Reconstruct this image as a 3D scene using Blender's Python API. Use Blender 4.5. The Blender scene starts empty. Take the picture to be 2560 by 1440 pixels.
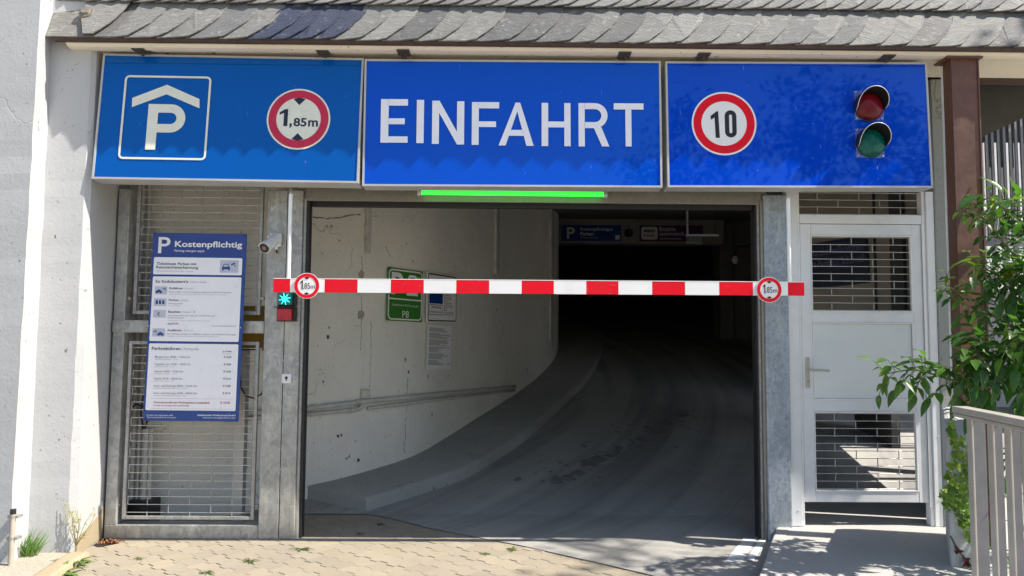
import bpy, math, random
from mathutils import Vector, Matrix
from mathutils.noise import noise as pnoise
random.seed(11)
SC = bpy.context.scene
COL = SC.collection
# ------------------------------------------------------------------ camera
PITCH, YAW, ROLL, F, CZ = 0.06849, 0.00875, 0.00734, 1850.0, 1.52
fw = Vector((math.sin(YAW)*math.cos(PITCH), math.cos(YAW)*math.cos(PITCH), math.sin(PITCH)))
rt = Vector((math.cos(YAW), -math.sin(YAW), 0)); up = rt.cross(fw)
RT = rt*math.cos(ROLL) + up*math.sin(ROLL); UP = up*math.cos(ROLL) - rt*math.sin(ROLL); FW = fw
cam_d = bpy.data.cameras.new('camera'); cam = bpy.data.objects.new('camera', cam_d); COL.objects.link(cam)
cam_d.sensor_width = 36.0; cam_d.lens = 36.0*F/2560.0; cam_d.clip_start = 0.05; cam_d.clip_end = 2000
m = Matrix((RT, UP, -FW)).transposed().to_4x4(); m.translation = Vector((0, 0, CZ)); cam.matrix_world = m
SC.camera = cam
# ------------------------------------------------------------------ world, sun, exposure
SUN = Vector((0.80, -0.19, 1.0)).normalized()
w = bpy.data.worlds.new('World'); SC.world = w; w.use_nodes = True
nt = w.node_tree; sky = nt.nodes.new('ShaderNodeTexSky'); sky.sky_type = 'NISHITA'; sky.sun_disc = False
sky.sun_elevation = math.asin(SUN.z); sky.sun_rotation = math.atan2(SUN.x, SUN.y); sky.air_density = 1.0; sky.dust_density = 1.0
bgn = nt.nodes['Background']; bgn.inputs['Strength'].default_value = 0.10
nt.links.new(sky.outputs[0], bgn.inputs[0])
sl = bpy.data.lights.new('sun', 'SUN'); sl.energy = 5.0; sl.angle = math.radians(0.53); sl.color = (1.0, 0.93, 0.82)
so = bpy.data.objects.new('sun', sl); COL.objects.link(so); so.rotation_mode = 'QUATERNION'
so.rotation_quaternion = SUN.to_track_quat('Z', 'Y'); so.location = (20, -5, 25)
SC.view_settings.view_transform = 'Standard'; SC.view_settings.look = 'None'
SC.view_settings.exposure = 0.86; SC.view_settings.gamma = 1.0
SC.cycles.use_denoising = True; SC.cycles.max_bounces = 10; SC.cycles.diffuse_bounces = 6
SC.cycles.sample_clamp_indirect = 6.0

# ------------------------------------------------------------------ pixel -> place helpers
def ray(px, py): return RT*(px-1280) + UP*(720-py) + FW*F
CAM = Vector((0, 0, CZ))
def at(px, py, Y):
    d = ray(px, py); return CAM + d*(Y/d.y)
def gr(px, py, z=0.0, s=0.0, y0=6.5):
    d = ray(px, py); t = (z - s*y0 - CZ)/(d.z - s*d.y); return CAM + d*t
RS = 0.15                                   # slope of the garage ramp, which starts at y = 6.5
def rz(y): return RS*max(0.0, y-6.5)
def ramp(px, py, z=0.0):
    p = gr(px, py, z)
    return gr(px, py, z, RS) if p.y > 6.5 or p.y < 0 else p
def onplane(px, py, o, n):
    d = ray(px, py); return CAM + d*((o-CAM).dot(n)/d.dot(n))

# ------------------------------------------------------------------ materials
def lin(r, g, b):
    f = lambda c: (c/12.92 if c <= .04045 else ((c+.055)/1.055)**2.4)
    return (f(r/255), f(g/255), f(b/255))
class NT:
    def __init__(s, name):
        s.m = bpy.data.materials.new(name); s.m.use_nodes = True; s.t = s.m.node_tree
        s.b = s.t.nodes['Principled BSDF']; s.out = s.t.nodes['Material Output']
        s.tc = s.t.nodes.new('ShaderNodeTexCoord'); s.co = s.tc.outputs['Object']
    def n(s, typ, **kw):
        x = s.t.nodes.new(typ)
        for k, v in kw.items():
            if k[0] == '_': x.inputs[int(k[1:])].default_value = v
            elif k.startswith('i_'): x.inputs[k[2:]].default_value = v
            else: setattr(x, k, v)
        return x
    def l(s, a, b): s.t.links.new(a, b)
    def scaled(s, sc, co=None):
        mp = s.n('ShaderNodeMapping'); mp.inputs['Scale'].default_value = sc; s.l(co or s.co, mp.inputs[0]); return mp.outputs[0]
    def noise(s, scale, detail=4, rough=.55, co=None, dist=0):
        x = s.n('ShaderNodeTexNoise'); x.inputs['Scale'].default_value = scale; x.inputs['Detail'].default_value = detail
        x.inputs['Roughness'].default_value = rough; x.inputs['Distortion'].default_value = dist
        s.l(co or s.co, x.inputs['Vector']); return x.outputs[0]
    def ramp(s, v, a, b, ca=(0,0,0), cb=(1,1,1)):
        r = s.n('ShaderNodeValToRGB'); e = r.color_ramp.elements
        e[0].position = a; e[1].position = b; e[0].color = (*ca, 1); e[1].color = (*cb, 1); s.l(v, r.inputs[0]); return r.outputs[0]
    def mix(s, f, a, b, mode='MIX'):
        x = s.n('ShaderNodeMix', data_type='RGBA', blend_type=mode)
        for sk, v in ((x.inputs[0], f), (x.inputs[6], a), (x.inputs[7], b)):
            if isinstance(v, (int, float)): sk.default_value = v
            elif isinstance(v, tuple): sk.default_value = (*v, 1)
            else: s.l(v, sk)
        return x.outputs[2]
    def math(s, op, a, b=0.0):
        x = s.n('ShaderNodeMath', operation=op)
        for k, v in ((0, a), (1, b)):
            if isinstance(v, (int, float)): x.inputs[k].default_value = v
            else: s.l(v, x.inputs[k])
        return x.outputs[0]
    def bump(s, h, dist, strength=1.0, nrm=None):
        x = s.n('ShaderNodeBump'); x.inputs['Distance'].default_value = dist; x.inputs['Strength'].default_value = strength
        s.l(h, x.inputs['Height'])
        if nrm: s.l(nrm, x.inputs['Normal'])
        return x.outputs[0]
    def fin(s, color=None, rough=None, nrm=None, metal=None, spec=None, coat=None):
        for nm, v in (('Base Color', color), ('Roughness', rough), ('Normal', nrm), ('Metallic', metal), ('Specular IOR Level', spec), ('Coat Weight', coat)):
            if v is None: continue
            if isinstance(v, (int, float)): s.b.inputs[nm].default_value = v
            elif isinstance(v, tuple): s.b.inputs[nm].default_value = (*v, 1)
            else: s.l(v, s.b.inputs[nm])
        return s.m
def plain(name, c, rough=.5, metal=0.0, var=.12, scale=12, bump=0.0, bscale=60, coat=None, spec=None):
    k = NT(name); n = k.noise(scale, 5, .6)
    lo = tuple(x*(1-var) for x in c); hi = tuple(min(1, x*(1+var)) for x in c)
    col = k.ramp(n, .3, .7, lo, hi)
    rr = k.math('ADD', k.math('MULTIPLY', n, .25), rough-.12)
    nr = k.bump(k.noise(bscale, 4), bump) if bump else None
    return k.fin(col, rr, nr, metal, spec, coat)
def emit(name, c, strength, base=None):
    k = NT(name); k.b.inputs['Emission Color'].default_value = (*c, 1); k.b.inputs['Emission Strength'].default_value = strength
    return k.fin(base or c, .3)

def m_whitewall(name='painted concrete', c=(.70, .71, .70), pits=.5, cracks=True, rough_bump=.006, crk=.55):
    k = NT(name)
    big = k.noise(1.3, 5, .6); fine = k.noise(45, 6, .65)
    col = k.mix(k.ramp(big, .35, .75), tuple(x*.93 for x in c), tuple(min(1, x*1.05) for x in c))
    streak = k.noise(6, 5, .6, k.scaled((3.0, 3.0, .25)))
    col = k.mix(k.math('MULTIPLY', k.ramp(streak, .55, .8), .22), col, tuple(x*.72 for x in c))
    spots = k.noise(16, 3, .5, k.scaled((1, 1, .6)))
    sp = k.ramp(spots, .695+.03*(1-pits), .72+.03*(1-pits))
    sp2 = k.math('MULTIPLY', sp, k.ramp(k.noise(2.1, 2), .42, .6))
    col = k.mix(sp2, col, (.13, .12, .10))
    tiny = k.math('MULTIPLY', k.ramp(k.noise(34, 3, .6), .665, .69), k.ramp(k.noise(3.1, 2), .42, .58)); col = k.mix(k.math('MULTIPLY', tiny, .8), col, (.16, .15, .13))
    h = k.math('ADD', fine, k.math('MULTIPLY', k.noise(9, 4, .6), 1.2))
    h = k.math('SUBTRACT', h, k.math('MULTIPLY', sp2, 1.5))
    if cracks:
        wv = k.n('ShaderNodeTexVoronoi', feature='DISTANCE_TO_EDGE'); wv.inputs['Scale'].default_value = .55
        di = k.n('ShaderNodeVectorMath', operation='ADD'); k.l(k.co, di.inputs[0])
        nn = k.n('ShaderNodeTexNoise'); nn.inputs['Scale'].default_value = 4; nn.inputs['Detail'].default_value = 8; k.l(k.co, nn.inputs['Vector'])
        sc = k.n('ShaderNodeVectorMath', operation='SCALE'); sc.inputs['Scale'].default_value = .45; k.l(nn.outputs['Color'], sc.inputs[0]); k.l(sc.outputs[0], di.inputs[1])
        k.l(di.outputs[0], wv.inputs['Vector'])
        cr = k.ramp(wv.outputs['Distance'], 0.0, .004, (1, 1, 1), (0, 0, 0))
        cr = k.math('MULTIPLY', cr, k.ramp(k.noise(1.1, 2), .5, .62))
        col = k.mix(k.math('MULTIPLY', cr, crk), col, (.18, .17, .15)); h = k.math('SUBTRACT', h, k.math('MULTIPLY', cr, 1.0))
    return k.fin(col, .75, k.bump(h, rough_bump), spec=.25)
def m_galv(name='galvanised steel', c=(.44, .45, .45), sc=26, warm=0.0):
    k = NT(name)
    v = k.n('ShaderNodeTexVoronoi'); v.inputs['Scale'].default_value = sc
    ad = k.n('ShaderNodeVectorMath', operation='ADD'); k.l(k.co, ad.inputs[0]); q = k.n('ShaderNodeTexNoise'); q.inputs['Scale'].default_value = sc*.8
    q.inputs['Detail'].default_value = 5; k.l(k.co, q.inputs['Vector']); s2 = k.n('ShaderNodeVectorMath', operation='SCALE'); s2.inputs['Scale'].default_value = 2.6/sc
    k.l(q.outputs['Color'], s2.inputs[0]); k.l(s2.outputs[0], ad.inputs[1]); k.l(k.scaled((1, 1, .75), ad.outputs[0]), v.inputs['Vector'])
    sep = k.n('ShaderNodeSeparateColor'); k.l(v.outputs['Color'], sep.inputs[0])
    a = k.ramp(sep.outputs[0], 0, 1, tuple(x*.84 for x in c), tuple(min(1, x*1.2) for x in c))
    st = k.noise(3, 7, .7, k.scaled((3.2, 3.2, .7)))
    a = k.mix(k.math('MULTIPLY', k.ramp(st, .5, .68), .7), a, (c[0]*1.5+warm, c[1]*1.48+warm, c[2]*1.42))
    a = k.mix(k.math('MULTIPLY', k.ramp(k.noise(1.8, 6, .7, k.scaled((2, 2, .6))), .5, .72), .6), a, (c[0]*.84, c[1]*.79, c[2]*.72))
    fl = k.ramp(k.noise(sc*.55, 5, .75, k.scaled((1.3, 1.3, .7)), 1.2), .57, .66); a = k.mix(k.math('MULTIPLY', fl, .55), a, (c[0]*1.75, c[1]*1.8, c[2]*1.9))
    r = k.math('ADD', k.math('MULTIPLY', sep.outputs[1], .2), .40)
    return k.fin(a, r, k.bump(k.noise(30, 5, .7), .0012), .45)
def m_slate():
    k = NT('weathered slate'); uv = k.tc.outputs['UV']
    at_ = k.n('ShaderNodeVertexColor', layer_name='tint')
    gr1 = k.noise(1.0, 7, .7, k.scaled((9, 75, 1), uv), .3); gr2 = k.noise(55, 5, .6, uv)
    c = k.mix(k.ramp(gr1, .35, .7), tuple([.72]*3), tuple([1.2]*3)); c = k.mix(1.0, at_.outputs[0], c, 'MULTIPLY')
    c = k.mix(k.math('MULTIPLY', k.ramp(k.noise(18, 4), .58, .75), .4), c, (.5, .49, .45))
    h = k.math('ADD', gr1, k.math('MULTIPLY', gr2, .3))
    return k.fin(c, .62, k.bump(h, .010), spec=.35)
def m_sign(name, c, scuff=1.0):
    k = NT(name)
    sx = k.noise(1.0, 5, .7, k.scaled((40, 40, 26))); s1 = k.ramp(sx, .70, .73)
    gate = k.ramp(k.noise(1.7, 2), .45, .65)
    st = k.noise(1.0, 3, .6, k.scaled((75, 9, 11))); s2 = k.math('MULTIPLY', k.ramp(st, .70, .76), gate)
    f = k.math('MULTIPLY', k.math('MAXIMUM', s1, s2), .5*scuff)
    col = k.mix(f, c, (.6, .66, .75))
    col = k.mix(k.math('MULTIPLY', k.ramp(k.noise(2.5, 4), .4, .8), .12), col, tuple(x*.75 for x in c))
    wav = k.bump(k.noise(1.6, 1), .003)
    k.b.inputs['IOR'].default_value = 1.75; k.b.inputs['Specular Tint'].default_value = (.30, .62, 1, 1)
    return k.fin(col, .03, wav)
def m_film(name, c):
    k = NT(name); d = k.noise(3.5, 6, .7); st = k.noise(1.0, 4, .6, k.scaled((16, 16, 130)))
    col = k.mix(k.math('MULTIPLY', k.ramp(d, .5, .78), .22), c, tuple(x*.7+.03 for x in c))
    col = k.mix(k.math('MULTIPLY', k.math('MULTIPLY', k.ramp(st, .64, .72), k.ramp(k.noise(2.6, 2), .45, .6)), .35), col, (.55, .50, .48))
    col = k.mix(k.math('MULTIPLY', k.ramp(k.noise(1.0, 5, .7, k.scaled((7, 7, 1.2))), .55, .8), .18), col, tuple(x*.55+.02 for x in c))
    return k.fin(col, k.math('ADD', k.math('MULTIPLY', d, .25), .25), k.bump(k.noise(5, 2), .002), spec=.25)
def m_ground(name, c1, c2, grain=180, spots=None, bump=.004, big=1.2, stain=None):
    k = NT(name); a = k.noise(big, 6, .65); g = k.noise(grain, 3, .7)
    col = k.mix(k.ramp(a, .3, .72), c1, c2); col = k.mix(.45, col, k.mix(k.ramp(g, .3, .7), (.55,)*3, (1.35,)*3), 'MULTIPLY')
    if spots: col = k.mix(k.math('MULTIPLY', k.ramp(k.noise(14, 3), .66, .73), .6), col, spots)
    if stain:
        d = k.noise(.8, 5, .6, k.scaled((1.6, .45, 1))); col = k.mix(k.math('MULTIPLY', k.ramp(d, .5, .72), .5), col, stain)
    return k.fin(col, .85, k.bump(k.math('ADD', g, a), bump), spec=.2)
def m_paver():
    k = NT('concrete paver'); at_ = k.n('ShaderNodeVertexColor', layer_name='tint')
    a = k.noise(2.2, 6, .65); g = k.noise(170, 4, .75)
    col = k.mix(.5, at_.outputs[0], k.mix(k.ramp(g, .3, .7), (.6,)*3, (1.3,)*3), 'MULTIPLY')
    col = k.mix(k.math('MULTIPLY', k.ramp(a, .42, .75), .5), col, (.29, .255, .205)); col = k.mix(k.math('MULTIPLY', k.ramp(k.noise(7, 5, .7), .58, .74), .35), col, (.25, .225, .185))
    col = k.mix(k.math('MULTIPLY', k.ramp(k.noise(1.0, 5, .6, k.scaled((2.5, 22, 1))), .6, .75), .22), col, (.55, .5, .42))
    return k.fin(col, .88, k.bump(g, .004), spec=.2)
def m_leaf(name, rough=.38, trans=.35):
    k = NT(name); at_ = k.n('ShaderNodeVertexColor', layer_name='tint')
    col = k.mix(.4, at_.outputs[0], k.mix(k.ramp(k.noise(35, 4), .3, .7), (.6,)*3, (1.4,)*3), 'MULTIPLY')
    k.fin(col, rough, k.bump(k.noise(70, 3), .0015), spec=.5)
    tr = k.n('ShaderNodeBsdfTranslucent'); k.l(k.mix(1.0, col, (1.9, 2.2, .8), 'MULTIPLY'), tr.inputs[0])
    mx = k.n('ShaderNodeMixShader'); mx.inputs[0].default_value = trans; k.l(k.b.outputs[0], mx.inputs[1]); k.l(tr.outputs[0], mx.inputs[2]); k.l(mx.outputs[0], k.out.inputs[0])
    return k.m
def m_glass(name, c=(.9, .95, 1)):
    k = NT(name); k.b.inputs['Transmission Weight'].default_value = .92; k.b.inputs['IOR'].default_value = 1.1
    return k.fin(c, .06)
M = {}
M['wall'] = m_whitewall('painted exterior concrete', (.49, .50, .515), .5, True, .0018, .2)
M['iwall'] = m_whitewall('painted garage wall', (.80, .78, .735), 1.0, True, .006, .3)
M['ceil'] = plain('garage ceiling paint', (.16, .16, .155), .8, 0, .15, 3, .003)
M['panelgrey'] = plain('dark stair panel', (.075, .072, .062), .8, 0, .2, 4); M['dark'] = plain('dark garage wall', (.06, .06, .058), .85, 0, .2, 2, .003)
M['soffit'] = m_whitewall('cream soffit paint', (.82, .75, .62), .9, False, .003)
M['galv'] = m_galv('galvanised steel', (.36, .365, .365), 30, .06); M['galvd'] = m_galv('galvanised steel fine', (.34, .345, .345), 60); M['galvb'] = m_galv('bluish galvanised steel', (.33, .375, .44), 50, .05)
M['steel'] = plain('brushed steel', (.30, .285, .255), .45, .6, .12, 30); M['wire'] = plain('galvanised wire', (.62, .62, .60), .42, .65, .12, 60)
M['alu'] = plain('anodised aluminium', (.82, .83, .85), .38, .1, .06, 5); M['aluw'] = plain('light aluminium trim', (.88, .88, .88), .35, .15, .06, 9)
M['alup'] = plain('aluminium door sheet', (.78, .82, .83), .34, .1, .05, 2)
M['alue'] = plain('aluminium slat edge', (.46, .43, .39), .4, .15, .1, 8); M['alud'] = plain('dark aluminium slat', (.17, .17, .185), .45, .2, .15, 8); M['handle'] = plain('satin steel handle', (.52, .50, .45), .35, .5); M['wireshade'] = plain('shaded galvanised cross wire', (.40, .40, .39), .5, .4, .15, 60); M['black'] = plain('black rubber', (.018, .018, .02), .45); M['blackm'] = plain('black steel', (.02, .02, .022), .5, .2)
M['slate'] = m_slate(); M['board'] = plain('dark brown eave board', (.07, .04, .028), .7, 0, .3, 20)
M['brown'] = plain('brown painted steel', (.125, .056, .038), .5, 0, .22, 14, .0012, 25)
M['blueA'] = m_sign('sun bleached blue acrylic', (.0, .088, .40), .8); M['blueB'] = m_sign('cobalt blue acrylic', (.0, .066, .57), .7); M['blueC'] = m_sign('scratched cobalt acrylic', (.0, .052, .57), 1.7)
M['cream'] = plain('cream vinyl', (.78, .79, .68), .3, 0, .04); M['white'] = m_film('white reflective film', (.86, .86, .87)); M['lett'] = plain('white acrylic lettering', (.88, .89, .96), .2, 0, .03)
M['red'] = m_film('red reflective film', (.78, .002, .018)); M['redA'] = plain('faded red sign film', (.55, .018, .06), .28, 0, .08)
M['navy'] = plain('dark navy print', (.012, .018, .045), .4); M['ink'] = plain('black print', (.012, .012, .014), .4)
M['boardblue'] = plain('printed board blue', (.008, .055, .27), .25, 0, .15, 3); M['boardtop'] = plain('printed board violet blue', (.022, .048, .27), .22, 0, .12, 4)
M['paper'] = plain('printed board white', (.88, .88, .95), .3, 0, .02); M['icon'] = plain('pale blue icon tile', (.52, .54, .66), .35, 0, .05)
M['grey'] = plain('grey print', (.20, .20, .22), .5); M['greyl'] = plain('light grey print', (.36, .36, .38), .5); M['pink'] = plain('dark red print', (.42, .02, .04), .5)
M['concrete'] = m_ground('grey platform concrete', (.40, .395, .385), (.50, .49, .47), 220, None, .003, 1.3)
M['pier'] = m_whitewall('grey green concrete pier', (.34, .355, .34), .2, True, .005)
M['kerbc'] = m_ground('walkway concrete', (.34, .34, .33), (.44, .435, .415), 130, (.1, .1, .1), .004, 2)
M['earth'] = m_ground('earth joint', (.02, .017, .013), (.05, .043, .033), 90); M['far'] = m_ground('street ground', (.34, .315, .26), (.44, .40, .33), 60)
M['paver'] = m_paver(); M['sand'] = m_ground('sandy kerb stone', (.36, .29, .19), (.47, .39, .27), 200, None, .004, 3)
M['mark'] = m_ground('worn white road paint', (.52, .53, .56), (.74, .75, .78), 140, (.33, .33, .33), .002, 9)
M['pvc'] = plain('grey plastic pipe', (.50, .50, .49), .45, 0, .06); M['pipep'] = plain('painted conduit', (.55, .54, .51), .6, 0, .2, 9)
M['yellow'] = plain('dull yellow steel', (.42, .24, .02), .55, 0, .15); M['green'] = plain('green sign film', (.035, .20, .02), .35, 0, .06)
M['camw'] = plain('white camera housing', (.75, .77, .80), .28, 0, .03); M['glassd'] = plain('dark lens glass', (.05, .04, .035), .12)
M['lred'] = plain('red signal lens', (.15, .003, .010), .22, 0, .35, 9, .004, 30, None, .35); M['lgreen'] = plain('green signal lens', (.0, .105, .08), .22, 0, .45, 30, .004, 40, None, .35)
M['plex'] = m_glass('clear acrylic plate'); M['purple'] = plain('purple print', (.07, .012, .10), .4, 0, .1)
M['leaf'] = m_leaf('shrub leaf', .32, .40); M['tleaf'] = m_leaf('tree leaf', .5, .3); M['ivy'] = m_leaf('ivy leaf', .45, .25); M['weed'] = m_leaf('weed leaf', .55, .3)
M['stem'] = plain('green stem', (.16, .17, .08), .6, 0, .2); M['bark'] = plain('bark', (.11, .085, .06), .9, 0, .3, 10, .01, 20)
M['litter'] = plain('dry brown leaf', (.30, .12, .05), .8, 0, .35, 40); M['petal'] = plain('fallen petal', (.72, .70, .64), .7)
M['tube'] = emit('green led tube', (.03, .95, .05), .95); M['led'] = emit('cyan green led', (.02, .75, .72), 1.6); M['tealn'] = plain('teal signal lens', (.0, .17, .15), .15, 0, .3, 30)
M['lredbox'] = plain('red signal box lens', (.42, .012, .03), .18, 0, .3, 20)

# ------------------------------------------------------------------ mesh builder
class MB:
    def __init__(s): s.v = []; s.f = []; s.mi = []; s.uv = []; s.c = []; s.cur = 0; s.col = (1, 1, 1); s.smooth = []
    def add(s, vs, fs, uvs=None, smooth=False):
        o = len(s.v); s.v += [Vector(p) for p in vs]; s.uv += (uvs or [(0, 0)]*len(vs)); s.c += [s.col]*len(vs)
        for f in fs: s.f.append([i+o for i in f]); s.mi.append(s.cur); s.smooth.append(smooth)
    def box(s, a, b):
        (x0, y0, z0), (x1, y1, z1) = a, b
        x0, x1 = min(x0, x1), max(x0, x1); y0, y1 = min(y0, y1), max(y0, y1); z0, z1 = min(z0, z1), max(z0, z1)
        s.obox(Vector((x0, y0, z0)), Vector((x1-x0, 0, 0)), Vector((0, y1-y0, 0)), Vector((0, 0, z1-z0)))
    def obox(s, o, u, v, w_):
        p = [o, o+u, o+u+v, o+v, o+w_, o+u+w_, o+u+v+w_, o+v+w_]
        fs = [(0, 3, 2, 1), (4, 5, 6, 7), (0, 1, 5, 4), (1, 2, 6, 5), (2, 3, 7, 6), (3, 0, 4, 7)]
        if u.cross(v).dot(w_) < 0: fs = [f[::-1] for f in fs]
        s.add(p, fs)
    def cyl(s, p0, p1, r, n=12, r2=None, caps=True, smooth=True):
        p0, p1 = Vector(p0), Vector(p1); d = (p1-p0).normalized(); a = d.orthogonal().normalized(); b = d.cross(a); r2 = r if r2 is None else r2
        vs = []
        for i in range(n):
            t = 2*math.pi*i/n; k = a*math.cos(t)+b*math.sin(t); vs += [p0+k*r, p1+k*r2]
        s.add(vs, [(2*i, 2*((i+1) % n), 2*((i+1) % n)+1, 2*i+1) for i in range(n)], None, smooth)
        if caps:
            s.add(vs[0::2], [tuple(range(n))[::-1]]); s.add(vs[1::2], [tuple(range(n))])
    def tube(s, pts, r, n=8, taper=1.0):
        pts = [Vector(p) for p in pts]; N = len(pts); vs = []
        a = None
        for i, p in enumerate(pts):
            d = (pts[min(i+1, N-1)]-pts[max(i-1, 0)]).normalized()
            a = (d.orthogonal() if a is None else a - d*a.dot(d)).normalized(); b = d.cross(a)
            rr = r*(1+(taper-1)*i/max(1, N-1))
            vs += [p + (a*math.cos(2*math.pi*k/n)+b*math.sin(2*math.pi*k/n))*rr for k in range(n)]
        fs = [(i*n+k, i*n+(k+1) % n, (i+1)*n+(k+1) % n, (i+1)*n+k) for i in range(N-1) for k in range(n)]
        fs += [tuple(range(n))[::-1], tuple(range((N-1)*n, N*n))]; s.add(vs, fs, None, True)
    def prism(s, pts, ext):
        n = len(pts); pts = [Vector(p) for p in pts]; ext = Vector(ext); vs = pts+[p+ext for p in pts]
        nr = Vector((0, 0, 0))
        for i in range(n): nr += pts[i].cross(pts[(i+1) % n])
        fs = [tuple(range(n)), tuple(range(n, 2*n))[::-1]]+[(i, n+i, n+(i+1) % n, (i+1) % n) for i in range(n)]
        if nr.dot(ext) > 0: fs = [f[::-1] for f in fs]
        s.add(vs, fs)
    def poly(s, pts): s.add(pts, [tuple(range(len(pts)))])
    def build(s, name, mats, parent=None, origin=None, bevel=0.0, kind=None):
        me = bpy.data.meshes.new(name)
        if parent is not None: org = world_loc(parent)
        else:
            if origin is None:
                xs = [p.x for p in s.v]; ys = [p.y for p in s.v]; zs = [p.z for p in s.v]
                origin = Vector(((min(xs)+max(xs))/2, (min(ys)+max(ys))/2, min(zs)))
            org = Vector(origin)
        me.from_pydata([tuple(p-org) for p in s.v], [], s.f)
        if not isinstance(mats, (list, tuple)): mats = [mats]
        for x in mats: me.materials.append(M[x] if isinstance(x, str) else x)
        me.polygons.foreach_set('material_index', s.mi); me.polygons.foreach_set('use_smooth', s.smooth)
        ul = me.uv_layers.new(name='UVMap'); ul.data.foreach_set('uv', [c for lp in me.loops for c in s.uv[lp.vertex_index]])
        ca = me.color_attributes.new('tint', 'FLOAT_COLOR', 'POINT'); ca.data.foreach_set('color', [x for c in s.c for x in (*c, 1.0)])
        me.update()
        o = bpy.data.objects.new(name, me); COL.objects.link(o)
        if parent is not None: o.parent = parent
        else: o.location = org
        if bevel:
            b = o.modifiers.new('bevel', 'BEVEL'); b.width = bevel; b.segments = 2; b.limit_method = 'ANGLE'; b.angle_limit = math.radians(40)
        if kind: o['kind'] = kind
        return o
def world_loc(o):
    p = Vector((0, 0, 0))
    while o is not None: p += o.location; o = o.parent
    return p
def tag(o, label=None, cat=None, group=None, kind=None):
    for k, v in (('label', label), ('category', cat), ('group', group), ('kind', kind)):
        if v: o[k] = v
    return o
def thing(name, loc, label, cat, group=None):
    o = bpy.data.objects.new(name, None); COL.objects.link(o); o.location = loc; o.empty_display_size = .1
    return tag(o, label, cat, group)

# ------------------------------------------------------------------ lettering
_tc = {}
def glyphs(txt, bold=0.0, shear=0.0):
    key = (txt, bold, shear)
    if key not in _tc:
        cu = bpy.data.curves.new('t', 'FONT'); cu.body = txt; cu.offset = bold; cu.shear = shear; cu.resolution_u = 4; cu.size = 1
        o = bpy.data.objects.new('t', cu); COL.objects.link(o); dg = bpy.context.evaluated_depsgraph_get(); ev = o.evaluated_get(dg); me = ev.to_mesh()
        vs = [v.co.copy() for v in me.vertices]; fs = [tuple(p.vertices) for p in me.polygons]; ev.to_mesh_clear()
        bpy.data.objects.remove(o); bpy.data.curves.remove(cu); _tc[key] = (vs, fs)
    return _tc[key]
class Panel:
    """a flat panel: origin, right, up, out; places pixels, polygons and text on itself"""
    def __init__(s, tl, tr, br, bl, yt, yb=None, ytr=None, ybr=None):
        yb = yt if yb is None else yb; ytr = yt if ytr is None else ytr; ybr = yb if ybr is None else ybr
        TL, TR, BR, BL = at(*tl, yt), at(*tr, ytr), at(*br, ybr), at(*bl, yb)
        s.fromcorners(TL, TR, BR, BL)
    def fromcorners(s, TL, TR, BR, BL):
        u = ((TR-TL)+(BR-BL))/2; v = ((TL-BL)+(TR-BR))/2; s.u = u.normalized(); v = v-s.u*v.dot(s.u); s.v = v.normalized(); s.n = s.u.cross(s.v)
        c = (TL+TR+BR+BL)/4; s.w = u.length; s.h = v.length; s.o = c-s.u*s.w/2-s.v*s.h/2
    def P(s, a, b, k=0.0): return s.o+s.u*a+s.v*b+s.n*k
    def uv(s, px, py):
        q = onplane(px, py, s.o, s.n)-s.o; return q.dot(s.u), q.dot(s.v)
    def poly(s, mb, pts, k, px=True):
        mb.poly([s.P(*(s.uv(*p) if px else p), k) for p in pts])
    def rbox(s, a0, b0, a1, b1, r, n=5):
        out = []
        for cx, cy, t0 in ((a1-r, b1-r, 0), (a0+r, b1-r, 90), (a0+r, b0+r, 180), (a1-r, b0+r, 270)):
            out += [(cx+r*math.cos(math.radians(t0+90*i/n)), cy+r*math.sin(math.radians(t0+90*i/n))) for i in range(n+1)]
        return out
    def rrect(s, mb, x0, y0, x1, y1, r, k):      # pixel rectangle with rounded corners
        a0, b1 = s.uv(x0, y0); a1, b0 = s.uv(x1, y1); s.poly(mb, s.rbox(a0, b0, a1, b1, r), k, False)
    def rim(s, mb, a0, b0, a1, b1, r, t, k):
        A = s.rbox(a0, b0, a1, b1, r); B = s.rbox(a0+t, b0+t, a1-t, b1-t, max(.001, r-t)); n = len(A)
        mb.add([s.P(*p, k) for p in A+B], [(i, (i+1) % n, n+(i+1) % n, n+i) for i in range(n)])
    def disc(s, mb, c, r, k, r0=0.0, n=48):
        if r0 == 0: mb.poly([s.P(c[0]+r*math.cos(2*math.pi*i/n), c[1]+r*math.sin(2*math.pi*i/n), k) for i in range(n)])
        else:
            vs = [s.P(c[0]+q*math.cos(2*math.pi*i/n), c[1]+q*math.sin(2*math.pi*i/n), k) for q in (r, r0) for i in range(n)]
            mb.add(vs, [(i, (i+1) % n, n+(i+1) % n, n+i) for i in range(n)])
    def text(s, mb, txt, a0, b0, a1, b1, k, bold=0.0, shear=0.0, keep=False, ref=None):
        """fit into local box; ref: text whose height sets the scale (b0..b1)"""
        vs, fs = glyphs(txt, bold, shear)
        rv = glyphs(ref, bold, shear)[0] if ref else vs
        x0 = min(p.x for p in vs); x1 = max(p.x for p in vs); y0 = min(p.y for p in rv); y1 = max(p.y for p in rv)
        sy = (b1-b0)/(y1-y0); sx = sy if a1 is None else (a1-a0)/(x1-x0)
        mb.add([s.P(a0+(p.x-x0)*sx, b0+(p.y-y0)*sy, k) for p in vs], fs)
    def ptext(s, mb, txt, x0, y0, x1, y1, k, bold=0.0, shear=0.0, ref=None):   # pixel box
        a0, b1 = s.uv(x0, y0); a1, b0 = s.uv(x1, y1); s.text(mb, txt, a0, b0, a1, b1, k, bold, shear, ref=ref)
    def slab(s, mb, a0, b0, a1, b1, k0, k1):
        mb.obox(s.P(a0, b0, k0), s.u*(a1-a0), s.v*(b1-b0), s.n*(k1-k0))
def X(px, py, Y): return at(px, py, Y).x
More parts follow.
